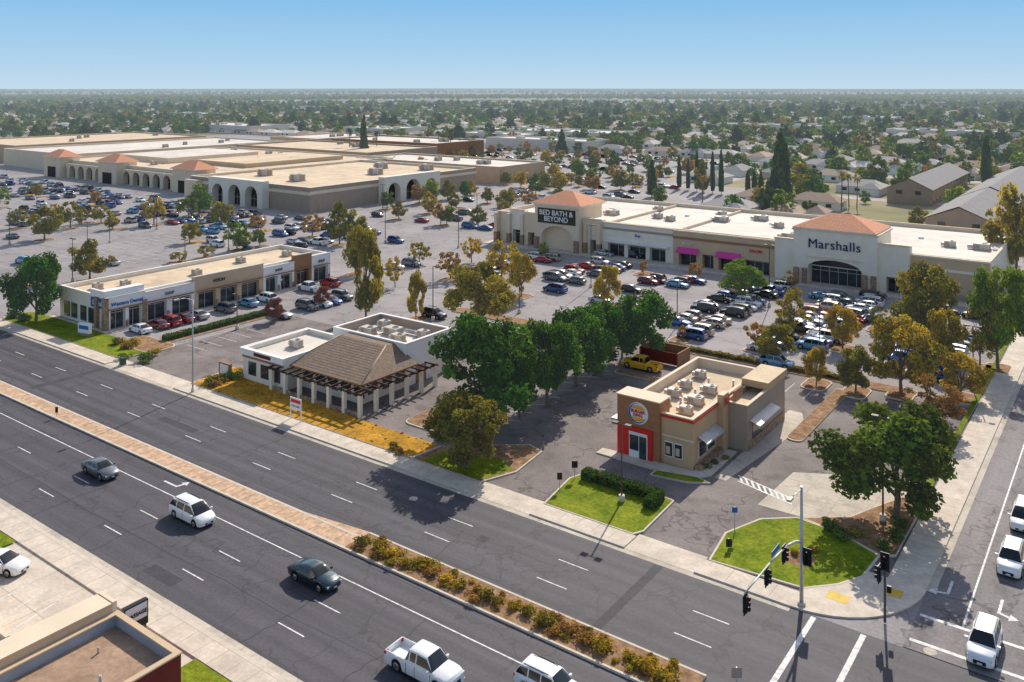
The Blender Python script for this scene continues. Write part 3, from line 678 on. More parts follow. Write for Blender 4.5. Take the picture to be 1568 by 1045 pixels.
    st = sorted({A, B, Cc, D, B + (A - B) * .5, D + (Cc - D) * .5, S['bp'][0], S['bp'][0] - .09, S['bp'][1], S['bp'][1] - .1, (B + Cc) / 2})
    base = len(mb.v)
    for x in st:
        be = lerp_tab(S['belt'], x) - .01; t = zroof(x); wb = lerp_tab(wtab, x) * .90; full_h = zr - be
        k = max(0, (t - be) / full_h); wr = wb + (W * .70 - wb) * k
        def pt(fr): return (wb + (wr - wb) * fr, be + (t - .04 * k - be) * fr)
        q = [pt(0), pt(.1), pt(.86), pt(1.0), (wr - .07 * k, t - .005 * k), (wr * .5, t + .015 * k), (0, t + .02 * k)]
        mb.v += [(x, y, z) for y, z in q] + [(x, -y, z) for y, z in reversed(q[:-1])]
    RN = 13; gi = mb.mi(M_glassc)
    for i in range(len(st) - 1):
        xm = (st[i] + st[i + 1]) / 2
        for k in range(RN - 1):
            a = base + i * RN + k; kk = k if k < 6 else 11 - k
            m_ = 0
            pil = any(b - .1 <= xm <= b for b in S['bp'])
            if kk == 1 and not pil: m_ = gi
            if kk >= 4 and (xm > B or xm < Cc): m_ = gi
            mb.f.append((a, a + 1, a + RN + 1, a + RN)); mb.m.append(m_); mb.sm.append(m_ == 0)
    for wx in S['wx']:
        for sgn in (-1, 1):
            y0, y1 = sgn * (W - .24), sgn * (W - .02)
            mb.tube((wx, y0, r), (wx, y1, r), r, r * .98, 18, M_tyre)
            mb.tube((wx, y1, r), (wx, y1 + sgn * .012, r), r * .66, r * .6, 12, M_rim)
            mb.tube((wx, y1 + sgn * .012, r), (wx, y1 + sgn * .02, r), r * .16, r * .14, 8, M_black)
            for k in range(5):
                t = k * 2 * math.pi / 5 + .3; c_, s_ = math.cos(t), math.sin(t)
                mb.tube((wx + c_ * r * .4, y1 + sgn * .008, r + s_ * r * .4), (wx + c_ * r * .4, y1 + sgn * .016, r + s_ * r * .4), r * .1, r * .1, 6, M_black)
    fx = L / 2; zf = lerp_tab(S['belt'], fx - .12)
    for sgn in (-1, 1):
        w1 = lerp_tab(wtab, fx - .14)
        mb.box(fx - .34, fx - .055, sgn * (w1 * .62), sgn * (w1 * 1.01), zf - .17, zf - .02, M_head)
        w2 = lerp_tab(wtab, -fx + .05)
        zt = lerp_tab(S['belt'], -fx + .06)
        mb.box(-fx - .012, -fx + .14, sgn * (w2 * .68), sgn * (w2 * 1.005), zt - .22, zt - .04, M_tail)
        mb.box(A - .35, A - .2, sgn * W * .95, sgn * (W + .17), lerp_tab(S['belt'], A) + .0, lerp_tab(S['belt'], A) + .15, P)
    mb.box(fx - .1, fx + .012, -W * .42, W * .42, .33, zf - .24 if zf - .24 > .45 else .5, M_black)
    mb.box(fx + .012, fx + .02, -.16, .16, .36, .47, M_head)
    mb.box(-fx - .015, -fx + .1, -W * .7, W * .7, .27, .36, M_black); mb.box(-fx - .022, -fx - .004, -.16, .16, .62, .74, M_head)
    if kind in ('suv', 'minivan'):
        for sgn in (-1, 1): mb.box(Cc + .2, B - .3, sgn * W * .62, sgn * W * .66, zr, zr + .05, M_black)
    me = mb.mesh(kind + '_mesh')
    try: me.set_sharp_from_angle(angle=math.radians(38))
    except Exception: pass
    return me
CARS = {k: make_car(k) for k in ('sedan', 'hatch', 'suv', 'minivan', 'pickup')}
CN = dict(sedan='sedan_car', hatch='hatchback_car', suv='suv_car', minivan='minivan', pickup='pickup_truck')
def car(x, y, hd, kind, colr, z=.012):
    o = link(CARS[kind], CN[kind], None, (x, y, z), hd)
    o.material_slots[0].link = 'OBJECT'; o.material_slots[0].material = PAINT[colr]; return o
PI = math.pi
car(-87.1, 47.4, 0, 'sedan', 'grey'); car(-71.2, 47.5, 0, 'minivan', 'white'); car(-54.2, 47.3, 0, 'sedan', 'teal')
car(-39.6, 44.2, 0, 'pickup', 'white'); car(-31.6, 47.6, 0, 'suv', 'white')
car(-9.2, 69.4, -PI / 2, 'suv', 'white'); car(-9.0, 83, -PI / 2, 'suv', 'white'); car(-9.0, 92, -PI / 2, 'minivan', 'white')
car(-76.5, 33.2, .35, 'sedan', 'white'); car(-57.7, 110.3, PI, 'pickup', 'yellow')
rc = random.Random(3)
PAL = ['white'] * 5 + ['silver'] * 5 + ['grey'] * 5 + ['black'] * 5 + ['red'] * 2 + ['maroon'] + ['blue'] * 4 + ['ltblue'] * 2 + ['beige'] * 2 + ['green', 'teal']
KND = ['sedan'] * 6 + ['suv'] * 5 + ['hatch'] * 3 + ['minivan'] * 1 + ['pickup'] * 2
def row(xc, y0, y1, prob, hd, skip=None):
    y = y0 + PITCH / 2
    while y < y1:
        if rc.random() < (prob(y) if callable(prob) else prob):
            if not any(abs(xc - tx) < 4.2 and abs(y - ty) < 3.4 for tx, ty in TREE_ISL):
                car(xc + rc.uniform(-.4, .4), y + rc.uniform(-.16, .16), hd + (PI if rc.random() < .15 else 0) + rc.uniform(-.03, .03), rc.choice(KND), rc.choice(PAL), .006)
        y += PITCH
def drow(xc, y0, y1, prob):
    stalls_x(xc, y0, y1); row(xc - 2.65, y0, y1, prob, 0); row(xc + 2.65, y0, y1, prob, PI)
drow(-26, 128, 170, lambda y: .55); drow(-43.5, 127, 170, lambda y: .76); drow(-61, 127, 170, lambda y: .8 if y < 158 else .4)
drow(-78.5, 127, 168, lambda y: .14 if y < 152 else .45); drow(-96, 124, 170, lambda y: .08 if y < 148 else .7); drow(-113.5, 124, 168, lambda y: .22 if y < 150 else .5)
stalls_x(-135.5, 80, 122, 1)
for px, py, k, c in ((207,507,'sedan','white'),(233,500,'sedan','maroon'),(253,496,'suv','red'),(274,491,'sedan','maroon'),(293,485,'sedan','silver'),(334,475,'suv','grey'),(368,466,'sedan','ltblue'),(395,459,'suv','white'),(460,443,'pickup','white'),(494,436,'suv','red')):
    x, y = G(px, py); car(-132.3, y, PI, k, c)
for px, py, k, c in ((470,474,'suv','grey'),(492,469,'sedan','white'),(507,465,'sedan','blue'),(524,459,'suv','grey'),(430,486,'sedan','silver')):
    x, y = G(px, py); car(x, y, 0, k, c)
for px, py, k, c, hd in ((665,487,'suv','black',0),(1190,562,'suv','ltblue',0),(1258,458,'sedan','ltblue',.2),(848,425,'sedan','blue',0),(630,408,'suv','grey',0),(606,372,'suv','blue',0),(605,412,'sedan','silver',0),
        (1037,440,'sedan','ltblue',0),(1064,434,'sedan','blue',0),(1003,433,'sedan','maroon',0),(1300,470,'sedan','teal',0),(1337,456,'sedan','black',0),(1465,530,'sedan','grey',0),(823,398,'suv','white',0),(925,392,'sedan','silver',0),(970,395,'suv','black',0),(1340,495,'sedan','ltblue',0),(565,382,'suv','white',0)):
    x, y = G(px, py); car(x, y, hd, k, c)
xx = -172
while xx > -430:
    pr = (lambda y: .04 if y < 130 else (.22 if y < 148 else .5)) if xx > -250 else ((lambda y: .03 if y < 112 else (.3 if y < 150 else .55)) if xx > -330 else (lambda y: .4))
    drow(xx, 84 if xx > -300 else 100, 176, pr); xx -= 18
for xx in (-152, -170, -188): drow(xx, 190, 320, .2)
for xx in range(-320, -170, 18): drow(xx, 285, 445, .16)
g = road_marks; g.obj('road_markings')

# ---------------------------------------------------------------- burger restaurant
b = MB()
M_bkt = mat('restaurant_tan', (.57, .38, .22), .9, .06, .4)
M_bkb = mat('restaurant_brown', (.38, .175, .085), .9, .12, .8, stretch=(1, 1, 6))
parapet(b, -46.4, -38, 84, 104, 4.3, 5.3, M_bkt, M_rooft, M_ltan, .3, M_ltan)
parapet(b, -38, -35.2, 92, 104.2, 4.3, 5.0, M_taupe, M_rooft, M_ltan, .25)
b.box(-46.7, -41.6, 83.6, 86.0, 0, 6.4, M_bkb, M_rooft)
b.box(-46.8, -41.5, 83.5, 86.1, 6.4, 6.52, M_ltan)
b.box(-46.5, -42.4, 83.35, 83.6, 0, 3.3, M_red)
b.box(-45.1, -42.9, 83.29, 83.35, .1, 2.6, M_white); b.box(-45.0, -43.95, 83.26, 83.29, .9, 2.5, M_glass); b.box(-43.85, -43.0, 83.26, 83.29, .15, 2.5, M_glass)
b.box(-45.1, -42.9, 83.24, 83.29, 2.62, 2.85, M_white)
b.box(-47.6, -46.7, 83.8, 87.5, 3.3, 3.55, M_metal); b.box(-46.75, -46.7, 84.2, 87, .2, 3.0, M_red)
for x0, x1 in ((-41.1, -40.3), (-40.0, -39.2)): 
    b.box(x0 - .06, x1 + .06, 83.94, 84.0, .9, 2.5, M_white); b.box(x0, x1, 83.9, 83.94, 1.0, 2.4, M_glass)
    b.box(x0 + .1, x1 - .25, 83.89, 83.9, 1.2, 2.0, M_tan)
b.box(-41.5, -37.93, 83.92, 84.0, 3.0, 3.15, M_ltan)
b.box(-41.6, -37.85, 83.86, 84.0, 4.98, 5.2, M_red); b.box(-38, -37.86, 84, 90.4, 4.98, 5.2, M_red)
b.box(-38.1, -37.2, 84.3, 90.2, 0, .5, M_stone)
b.box(-38, -37.3, 90.4, 91.9, 0, 6.2, M_bkt, M_ltan); b.box(-37.3, -37.2, 90.4, 91.9, 5.0, 6.0, M_brown)
b.tube((-37.2, 91.15, 5.5), (-37.12, 91.15, 5.5), .42, .42, 16, M_red)
for y0, y1 in ((85.4, 87.2), (87.7, 89.6)):
    b.box(-38, -37.95, y0, y1, .9, 2.6, M_white); b.box(-37.95, -37.9, y0 + .1, y1 - .1, 1, 2.5, M_glass)
b.poly([(-37.95, 85.2, 3.2), (-37.95, 89.9, 3.2), (-36.9, 89.9, 2.7), (-36.9, 85.2, 2.7)], M_metal)
b.box(-36.98, -36.9, 85.2, 89.9, 2.55, 2.72, M_metal)
b.box(-35.2, -35.15, 93.5, 96.2, 0, 2.6, M_glass); b.poly([(-35.15, 92.6, 3.3), (-35.15, 99.4, 3.3), (-34.0, 99.4, 2.9), (-34.0, 92.6, 2.9)], M_metal)
b.box(-34.05, -34.0, 92.6, 99.4, 2.78, 2.92, M_metal); b.box(-35.2, -35.1, 92.3, 103.9, .0, 1.0, M_stone)
b.box(-37.1, -36.9, 92.6, 95, 5.0, 6.1, M_brown); b.box(-38.2, -35, 98, 104.4, 5.1, 5.9, M_bkt, M_rooft)
for x, y, s in ((-43.6, 88.3, .8), (-40.4, 87.6, .65), (-43.8, 91.8, .7), (-40.8, 91.0, .8), (-43.9, 95.2, .6), (-40.9, 95.2, .7), (-44, 99.5, .6)): hvac(b, x, y, 4.3, s, .95)
for x, y in ((-42.2, 90), (-42, 93.5), (-42.3, 98), (-39.6, 99)): b.tube((x, y, 4.3), (x, y, 5.1), .13, .13, 8, M_metal)
b.tube((-44.1, 83.6, 4.85), (-44.1, 83.5, 4.85), 1.18, 1.18, 32, M_white); b.tube((-44.18, 83.5, 4.82), (-44.18, 83.485, 4.82), 1.08, 1.08, 32, M_blue)
b.tube((-44.05, 83.485, 4.9), (-44.05, 83.47, 4.9), .98, .98, 32, M_white)
M_bun = mat('bun_orange', (.85, .40, .03), .5, .03)
for s in (1, -1):
    pts = [(-44.1 + .82 * math.cos(t), 83.455, 4.85 + s * (.44 + .42 * math.sin(t))) for t in [math.pi * i / 12 for i in range(13)]]
    b.poly(pts, M_bun)
bk = b.obj('burger_restaurant')
text('BURGER\nKING', (-44.1, 83.43, 4.85), .46, M_red, bk, 0, .01, bold=.015)
b2 = MB()
def wall(x0, x1, y0, y1, z, m=M_brown): b2.box(x0, x1, y0, y1, 0, z, m)
wall(-60, -54, 117.8, 118, 1.9); wall(-54, -53.8, 114, 118, 1.9); wall(-60, -59.8, 114, 117.8, 1.9); b2.box(-59.8, -54, 114.1, 114.2, .15, 1.8, M_dkred)
b2.obj('trash_enclosure')

# ---------------------------------------------------------------- vacant restaurant with shingle roof
b = MB()
parapet(b, -93.5, -79.5, 85, 94.5, 4.5, 5.7, M_white, M_roofw, M_white, .3, M_taupe)
parapet(b, -99.8, -91.2, 74.4, 86, 3.7, 4.25, M_cream, M_roofw, M_white, .3)
b.box(-93.5, -82, 94.5, 98, 0, 4.0, M_cream, M_roofw)
b.box(-91.2, -79.6, 77.2, 85, 0, 3.3, M_cream)
b.box(-100.1, -91.0, 74.0, 74.36, 3.55, 4.4, M_white); b.box(-100.1, -99.82, 74.36, 86, 3.55, 4.4, M_white)
b.box(-99.9, -91.3, 74.3, 74.34, 3.1, 3.5, M_brown); b.box(-97, -93.5, 73.96, 74.0, 3.75, 4.2, M_dkred)
e0, e1, ey, zt = -91.8, -77.9, 75.4, 5.55
A_, B_, C_, D_ = (e0, ey, 3.35), (e1, ey, 3.35), (-81.6, 83.4, zt), (-90.2, 83.4, zt)
b.poly([A_, B_, C_, D_], M_shing); b.poly([B_, (e1, 85.6, 3.35), (-81.6, 85.0, zt), C_], M_shing); b.poly([A_, D_, (-90.2, 85, zt), (e0, 85, 3.9)], M_shing); b.poly([D_, C_, (-81.6, 85, zt), (-90.2, 85, zt)], M_shing)
b.tube((B_[0], B_[1], B_[2] + .02), (C_[0], C_[1], C_[2] + .02), .09, .09, 5, M_taupe); b.tube((A_[0], A_[1], A_[2] + .02), (D_[0], D_[1], D_[2] + .02), .09, .09, 5, M_taupe)
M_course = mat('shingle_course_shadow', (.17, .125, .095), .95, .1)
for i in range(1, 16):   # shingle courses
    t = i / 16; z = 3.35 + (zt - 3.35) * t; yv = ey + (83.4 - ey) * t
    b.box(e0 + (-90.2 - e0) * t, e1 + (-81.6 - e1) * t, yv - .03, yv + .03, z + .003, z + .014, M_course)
b.box(e0, e1, ey - .08, ey, 3.12, 3.34, M_brown); b.box(e1, e1 + .08, ey, 85.6, 3.12, 3.34, M_brown)
for x in np.arange(-90.6, -80.5, 2.4): b.box(x, x + 1.7, 77.12, 77.15, .9, 2.7, M_glass); b.box(x - .1, x + 1.8, 77.15, 77.2, .8, 2.8, M_brown)
for y in (78.2, 80.8, 83.2): b.box(-79.6, -79.52, y, y + 1.6, .9, 2.7, M_glass)
for x in (-98.6, -96, -93.6): b.box(x, x + 1.6, 74.34, 74.4, .9, 2.7, M_glass)
b.box(-79.5, -79.4, 87, 89, 0, 2.3, M_brown); b.box(-79.5, -79.42, 90, 93.4, 1, 2.6, M_cream)
for x in np.arange(-93, -76.2, 2.75):
    b.box(x - .22, x + .22, 73.6, 74.04, 0, 2.75, M_cream)
for y in np.arange(76.6, 88, 2.75): b.box(-76.8, -76.36, y - .22, y + .22, 0, 2.75, M_cream)
M_beam = mat('dark_timber', (.07, .045, .035), .9, .15)
b.box(-93.6, -76.2, 73.7, 73.92, 2.75, 3.0, M_beam); b.box(-76.7, -76.48, 73.92, 88, 2.75, 3.0, M_beam)
for x in np.arange(-93.2, -76.4, 1.35): b.box(x - .07, x + .07, 73.0, 76.4, 3.0, 3.2, M_beam)
for y in np.arange(75, 88, 1.35): b.box(-78, -75.7, y - .07, y + .07, 3.003, 3.2, M_beam)
b.box(-93.0, -76.4, 73.75, 73.9, 0, .6, M_stone)
for x, y, s in ((-90, 88.5, 1.0), (-87, 90.5, 1.2), (-84, 88.3, .9), (-90.5, 92.3, .8), (-82.4, 91.8, .8), (-95.5, 80, .8)): hvac(b, x, y, 4.5 if y > 85 else 3.7, s)
b.tube((-86, 92, 4.9), (-82.6, 92, 4.9), .3, .3, 8, M_metal)
b.obj('vacant_restaurant')

# ---------------------------------------------------------------- dental strip
b = MB()
parapet(b, -153, -138.2, 76, 124, 4.6, 5.3, M_cream, M_rooft, M_white, .3)
b.box(-139.2, -137.6, 75.5, 82.5, 5.3, 6.4, M_white); b.box(-142, -139.2, 75.5, 75.9, 5.3, 6.4, M_white)
segs = [(75.5, 82.5, 5.3, M_white, [(76.4, 79, 3.1), (79.6, 81.9, 3.1)]), (82.5, 92, 5.0, M_white, [(83, 86.6, 3), (87.6, 91.4, 3)]), (92, 107, 5.9, M_tan, [(92.8, 96.4, 3), (97.4, 101, 3), (102, 106, 3)]),
        (107, 114.5, 5.0, M_white, [(107.6, 110.4, 3), (111.2, 114, 3)]), (114.5, 119, 6.2, M_brown, [(115.2, 118.4, 3.2)]), (119, 124, 5.4, M_white, [(119.6, 123.4, 3)])]
for y0, y1, zt, m, op in segs:
    arch_panel(b, FX(-137.3), y0, y1, zt, op, .9, m, M_glass, flat=True)
    b.box(-137.4, -137.15, y0 - .05, y1 + .05, zt, zt + .15, M_white)
    for a0, a1, s in op:
        b.box(-137.3, -137.12, a1 + .03, a1 + .42, 0, 1.1, M_stone)
    b.box(-137.3, -136.9, y0 + .3, y1 - .3, 3.25, 3.4, M_brown)
b.box(-138.2, -137.3, 75.5, 75.95, 0, 5.3, M_stone); b.box(-140.8, -140.0, 75.45, 75.95, 0, 5.2, M_stone); b.box(-137.9, -137.1, 75.2, 76.0, 0, 5.2, M_stone); b.box(-137.9, -137.1, 82.0, 82.8, 0, 3.9, M_stone)
for x in (-151.5, -149, -146, -143.4): b.box(x, x + 1.9, 75.9, 75.97, .5, 3, M_glass)
b.box(-142.6, -138.3, 75.88, 75.96, 3.3, 4.9, M_blue); b.box(-137.29, -137.2, 76.6, 81.5, 3.6, 4.7, M_white)
b.box(-154, -136.0, 74.6, 75.4, 0, .12, M_conc); b.box(-137, -135.3, 75.4, 124, 0, .12, M_conc)
for i, y in enumerate((80, 84, 97, 109, 119)): hvac(b, -147 + (i * 37 % 5) - 1, y, 4.6, .85)
ds = b.obj('dental_strip_mall')
text('Western Dental', (-137.13, 79.2, 4.1), .85, M_blue, ds, PI / 2, .05, bold=.01)
text('Dental', (-140.4, 75.82, 4.1), 1.1, M_white, ds, 0, .03)
text('VISION', (-137.13, 97, 4.6), .8, M_signbk, ds, PI / 2, .05)
for yy in (87, 110.6, 121.5): text('SHOP', (-137.13, yy, 4.1), .7, M_signbk, ds, PI / 2, .05)

# ---------------------------------------------------------------- big retail building (right)
b = MB()
parapet(b, -136, -23, 181.2, 221, 6.9, 7.7, M_cream, M_roofw, M_ltan, .4, M_ltan)
def facade(u0, u1, z, m, ops, y=180, dep=1.15, flat=True, corn=M_ltan):
    arch_panel(b, FY(y), u0, u1, z, ops, dep, m, M_glass, flat=flat); b.box(u0 - .1, u1 + .1, y - .18, y + .3, z, z + .3, corn)
facade(-136, -131.5, 7.6, M_ltan, []); facade(-131.5, -127, 8.6, M_cream, [(-130.6, -128, 3.6)], 179.4, 1.7)
facade(-127, -104.4, 8.2, M_ltan, [(-125.6, -123.6, 3.4), (-107.4, -105.8, 3.4)], 179, 2.1)
for x in (-135.5, -131.4, -127.2, -122.8, -108.6, -104.9): b.box(x - .5, x + .5, 178.4, 179.4 if x > -128 else 180, 0, 2.6, M_stone); b.box(x - .42, x + .42, 178.5, 179.38 if x > -128 else 179.9, 2.6, 7.6, M_ltan)
arch_panel(b, FY(177.2), -122.2, -109.4, 10.8, [(-120.2, -111.4, 3.4, 2.6)], 3.5, M_ltan, M_glass)
b.box(-122.2, -109.4, 180.7, 188, 7.6, 10.8, M_ltan); b.box(-122.5, -109.1, 177.0, 188.2, 10.8, 11.15, M_cream)
hip(b, -122.2, -109.4, 177.4, 188, 11.45, 14.2, M_tile, .9)
b.box(-121.2, -110.4, 177.0, 177.2, 6.6, 10.2, M_signbk)
for x in (-121.6, -110.0): b.box(x - .6, x + .6, 176.6, 177.2, 0, 3, M_stone)
facade(-104.4, -86, 7.6, M_cream, [(-103, -98.6, 3), (-97.6, -93, 3), (-92, -88, 3)], 179.8, 1.35)
b.box(-103.6, -87, 178.6, 179.8, 3.5, 3.8, M_white); b.box(-104.2, -86.2, 179.7, 179.8, 6.2, 6.7, M_taupe)
facade(-86, -62.5, 7.5, M_tan, [(-84.6, -80.4, 3), (-79, -76.4, 3), (-75.2, -70.6, 3), (-69.4, -64, 3)], 179.6, 1.55)
for x0, x1 in ((-84.8, -79.8), (-75.6, -70.2)):
    b.poly([(x0, 179.55, 4.1), (x1, 179.55, 4.1), (x1, 178.4, 3.3), (x0, 178.4, 3.3)], M_pink); b.box(x0, x1, 178.36, 178.42, 2.9, 3.32, M_pink)
b.box(-86, -62.5, 179.45, 179.6, 5.9, 6.4, M_brown)
facade(-62.5, -58.2, 8.4, M_cream, [], 178.8, 2.3)
arch_panel(b, FY(177.6), -58.2, -42, 10.8, [(-55.4, -44.8, 3.4, 1.9)], 3.3, M_cream, M_glass)
b.box(-55.6, -44.6, 177.4, 177.6, 5.55, 5.8, M_ltan)
b.box(-58.2, -42, 180.9, 189, 7.6, 10.8, M_cream); b.box(-58.5, -41.7, 177.4, 189.2, 10.8, 11.15, M_ltan)
hip(b, -57.4, -43, 178.2, 188.6, 11.45, 14.0, M_tile, .9)
for x in (-57.6, -55.9, -44.3, -42.6): b.box(x - .5, x + .5, 177.1, 177.6, 0, 3.2, M_stone)
facade(-42, -36.4, 9.3, M_cream, [(-40.6, -38, 3.2)], 178.6, 2.5)
facade(-36.4, -23, 7.6, M_tan, [], 179.8, 1.35, corn=M_cream)
b.box(-36.2, -23.1, 179.6, 179.8, 5.2, 5.7, M_cream); b.box(-36.4, -23, 179.65, 179.8, 0, 1.2, M_taupe)
b.box(-137, -22, 175.2, 177, 0, .14, M_conc); b.box(-137, -22, 177, 179.6, 0, .141, M_conc)
for i in range(18):
    x = -130 + i * 6 + random.uniform(-2, 2); y = random.choice((190, 197, 203, 210, 216)) + random.uniform(-2, 2)
    if not (-60 < x < -40 and y < 192) and not (-125 < x < -107 and y < 191): hvac(b, x, y, 6.9, random.choice((.7, 1.0, 1.5)), 1.3)
for i in range(9): b.box(-128 + i * 11, -127 + i * 11, 205, 206, 6.9, 7.3, M_white)
for x in (-104.4, -86, -62.5): b.box(x - .2, x + .2, 181.6, 220.6, 6.9, 7.5, M_ltan)
bb = b.obj('retail_store_building')
text('BED BATH &\nBEYOND', (-115.8, 176.9, 8.4), 1.75, M_white, bb, 0, .05, bold=.02)
text('Marshalls', (-50.1, 177.45, 8.3), 2.6, M_navy, bb, 0, .06, bold=0.0, sp=1.06)
text('five', (-95, 179.6, 5.4), 1.0, M_blue, bb); text('BEAUTY', (-82.3, 179.4, 5.0), .8, M_white, bb); text('SALON', (-66.8, 179.4, 5.0), .9, M_red, bb)
# long apartment blocks behind the stores
Mg = mat('apartment_shingle', (.27, .25, .245), .95, .12, .6, haze=HZ, fine=.12)
for (x0, x1, y0, y1) in ((-47, -31, 250, 302), (-47, -31, 306, 392), (-72, -58, 318, 392)):
    b = MB(); b.box(x0, x1, y0, y1, 0, 5.4, M_taupe); xm = (x0 + x1) / 2
    b.poly([(x0 - .7, y0 - .7, 5.3), (xm, y0 - .7, 9), (xm, y1 + .7, 9), (x0 - .7, y1 + .7, 5.3)], Mg); b.poly([(x1 + .7, y0 - .7, 5.3), (x1 + .7, y1 + .7, 5.3), (xm, y1 + .7, 9), (xm, y0 - .7, 9)], Mg)
    b.poly([(x0, y0, 5.4), (x1, y0, 5.4), (xm, y0, 8.6)], M_taupe)
    for y in np.arange(y0 + 3, y1 - 3, 6): b.box(x1, x1 + .05, y, y + 1.6, 3.4, 4.7, M_glass); b.box(x1, x1 + .05, y, y + 1.6, .8, 2.1, M_glass)
    for x in (x0 + 3, x1 - 5): b.box(x, x + 1.8, y0 - .05, y0, 3.4, 4.7, M_glass)
    b.obj('apartment_building')

# ---------------------------------------------------------------- department store (arched entries) + mall
b = MB()
parapet(b, -277, -213, 184, 268, 7.2, 8.0, M_taupe, M_rooft, M_cream, .5, M_ltan)
b.box(-277.2, -212.8, 183.85, 184, 5.6, 6.6, M_ltan); b.box(-213, -212.85, 184, 268, 5.8, 6.8, M_ltan)
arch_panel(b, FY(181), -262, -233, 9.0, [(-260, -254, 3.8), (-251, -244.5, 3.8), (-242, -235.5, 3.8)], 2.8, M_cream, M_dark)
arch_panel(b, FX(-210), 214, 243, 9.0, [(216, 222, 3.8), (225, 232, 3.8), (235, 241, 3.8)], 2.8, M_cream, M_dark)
b.box(-277, -270, 181.5, 183.8, 0, 7.0, M_ltan)
for x, y in ((-262, 205), (-238, 200), (-232, 232), (-247, 250), (-228, 256)): hvac(b, x, y, 7.2, 2.2, 2.4)
b.obj('department_store')
def bigbox(x0, x1, y0, y1, z, wallm, roofm, nh=4, s=1.7):
    b = MB(); parapet(b, x0, x1, y0, y1, z - .7, z, wallm, roofm, M_cream, .5)
    for i in range(nh): hvac(b, random.uniform(x0 + 8, x1 - 8), random.uniform(y0 + 8, y1 - 8), z - .7, random.uniform(.6, 1) * s, 1.7)
    return b
b = bigbox(-400, -279, 196, 290, 7.5, M_ltan, M_rooft, nh=9)
b.box(-380, -340, 215, 262, 6.8, 9.2, M_ltan, M_roofw); b.box(-330, -296, 222, 275, 6.8, 8.6, M_tan, M_rooft)
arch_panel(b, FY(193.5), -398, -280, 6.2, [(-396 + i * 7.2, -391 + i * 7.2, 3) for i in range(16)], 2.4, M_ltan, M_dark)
for x in (-392, -346, -292):
    b.box(x - 7, x + 7, 191, 200, 0, 8.8, M_ltan); hip(b, x - 7, x + 7, 191, 200, 9.05, 12, M_tile, .8)
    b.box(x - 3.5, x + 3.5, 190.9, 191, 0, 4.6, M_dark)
b.obj('mall_building')
for args in ((-470, -404, 205, 330, 8.5, M_ltan, M_roofw), (-400, -300, 294, 345, 8.5, M_taupe, M_rooft), (-298, -214, 285, 318, 7, M_tan, M_roofw), (-560, -480, 215, 330, 9, M_tan, M_rooft),
             (-395, -312, 358, 400, 9, M_brown, M_roofw), (-455, -410, 360, 420, 8, M_tan, M_roofw)):
    bigbox(*args).obj('mall_building')
# ---------------------------------------------------------------- massage shop (south-west corner)
b = MB()
parapet(b, -56.6, -49.2, 8, 32, 3.5, 4.2, M_dkred, M_roofb, M_tan, .3, mat('parapet_flashing', (.35, .38, .42), .7, .1))
b.box(-58.6, -56.7, 20, 31.7, 0, 4.9, M_tan, M_ltan); b.box(-58.6, -56.7, 31.7, 32, 0, 4.95, M_ltan)
b.box(-72, -58.7, 8, 26, 0, 4.4, M_ltan, M_rooft); b.box(-72, -58.7, 25.7, 26.0, 4.4, 4.9, M_ltan)
hvac(b, -53, 22, 3.5, .8); b.tube((-51.5, 28, 3.5), (-51.5, 28, 4.1), .1, .1, 8, M_metal); b.tube((-54.5, 29.5, 3.5), (-54.5, 29.5, 3.9), .07, .07, 8, M_metal)
b.obj('massage_shop')
b = MB()
for yy in (32.75, 34.25): b.box(-57.1, -56.95, yy - .07, yy + .07, 0, 2.2, M_pole)
b.box(-57.2, -56.85, 32.6, 34.4, 2.2, 3.9, M_black); b.box(-56.85, -56.82, 32.7, 34.3, 2.3, 3.8, M_white); b.box(-56.82, -56.80, 32.7, 34.3, 2.3, 2.75, M_black)
ms = b.obj('pole_sign'); text('MASSAGE', (-56.78, 33.5, 3.2), .36, M_black, ms, PI / 2, .01, bold=.01)

# ---------------------------------------------------------------- street furniture
def street_lamp(x, y, h=9, arm=(0, -2.2), name='street_lamp'):
    b = MB(); b.tube((0, 0, 0), (0, 0, .5), .2, .18, 10, M_curb); b.tube((0, 0, .5), (0, 0, h - .5), .11, .07, 8, M_metal)
    b.tube((0, 0, h - .5), (arm[0] * .5, arm[1] * .5, h - .05), .05, .045, 6, M_metal); b.tube((arm[0] * .5, arm[1] * .5, h - .05), (arm[0], arm[1], h), .045, .04, 6, M_metal)
    b.box(arm[0] - .16, arm[0] + .16, arm[1] - .45, arm[1] + .25, h - .1, h + .08, M_hvac); o = b.obj(name); o.location = (x, y, .1)
def lot_lamp(x, y, h=8, n=2, m=M_pole):
    b = MB(); b.tube((0, 0, 0), (0, 0, .75), .3, .3, 10, M_curb); b.tube((0, 0, .75), (0, 0, h), .09, .07, 8, m)
    b.tube((-.7 if n > 1 else 0, 0, h), (.7, 0, h), .04, .04, 6, m)
    for s in ((-1, 1) if n > 1 else (1,)): b.box(s * .7 - .3, s * .7 + .3, -.22, .22, h - .05, h + .12, m)
    o = b.obj('parking_lot_lamp'); o.location = (x, y, 0)
for px, py, top in ((295, 602, 455),): 
    x, y = G(px, py); street_lamp(x, y, (py - top) * DEP(py) / F)
for px, py, top, n in ((952,770,650,2),(663,492,408,1),(111,432,366,2),(363,505,452,2),(905,440,345,2),(1178,470,376,2),(1352,800,640,2),(1420,618,543,2),(1037,500,430,1),(702,380,318,2),(350,385,325,2),(590,372,318,2),(795,480,418,1),(1490,600,500,2),(1255,535,450,2),(168,372,320,2),(240,352,300,2)):
    x, y = G(px, py); lot_lamp(x, y, (py - top) * DEP(py) / F, n)
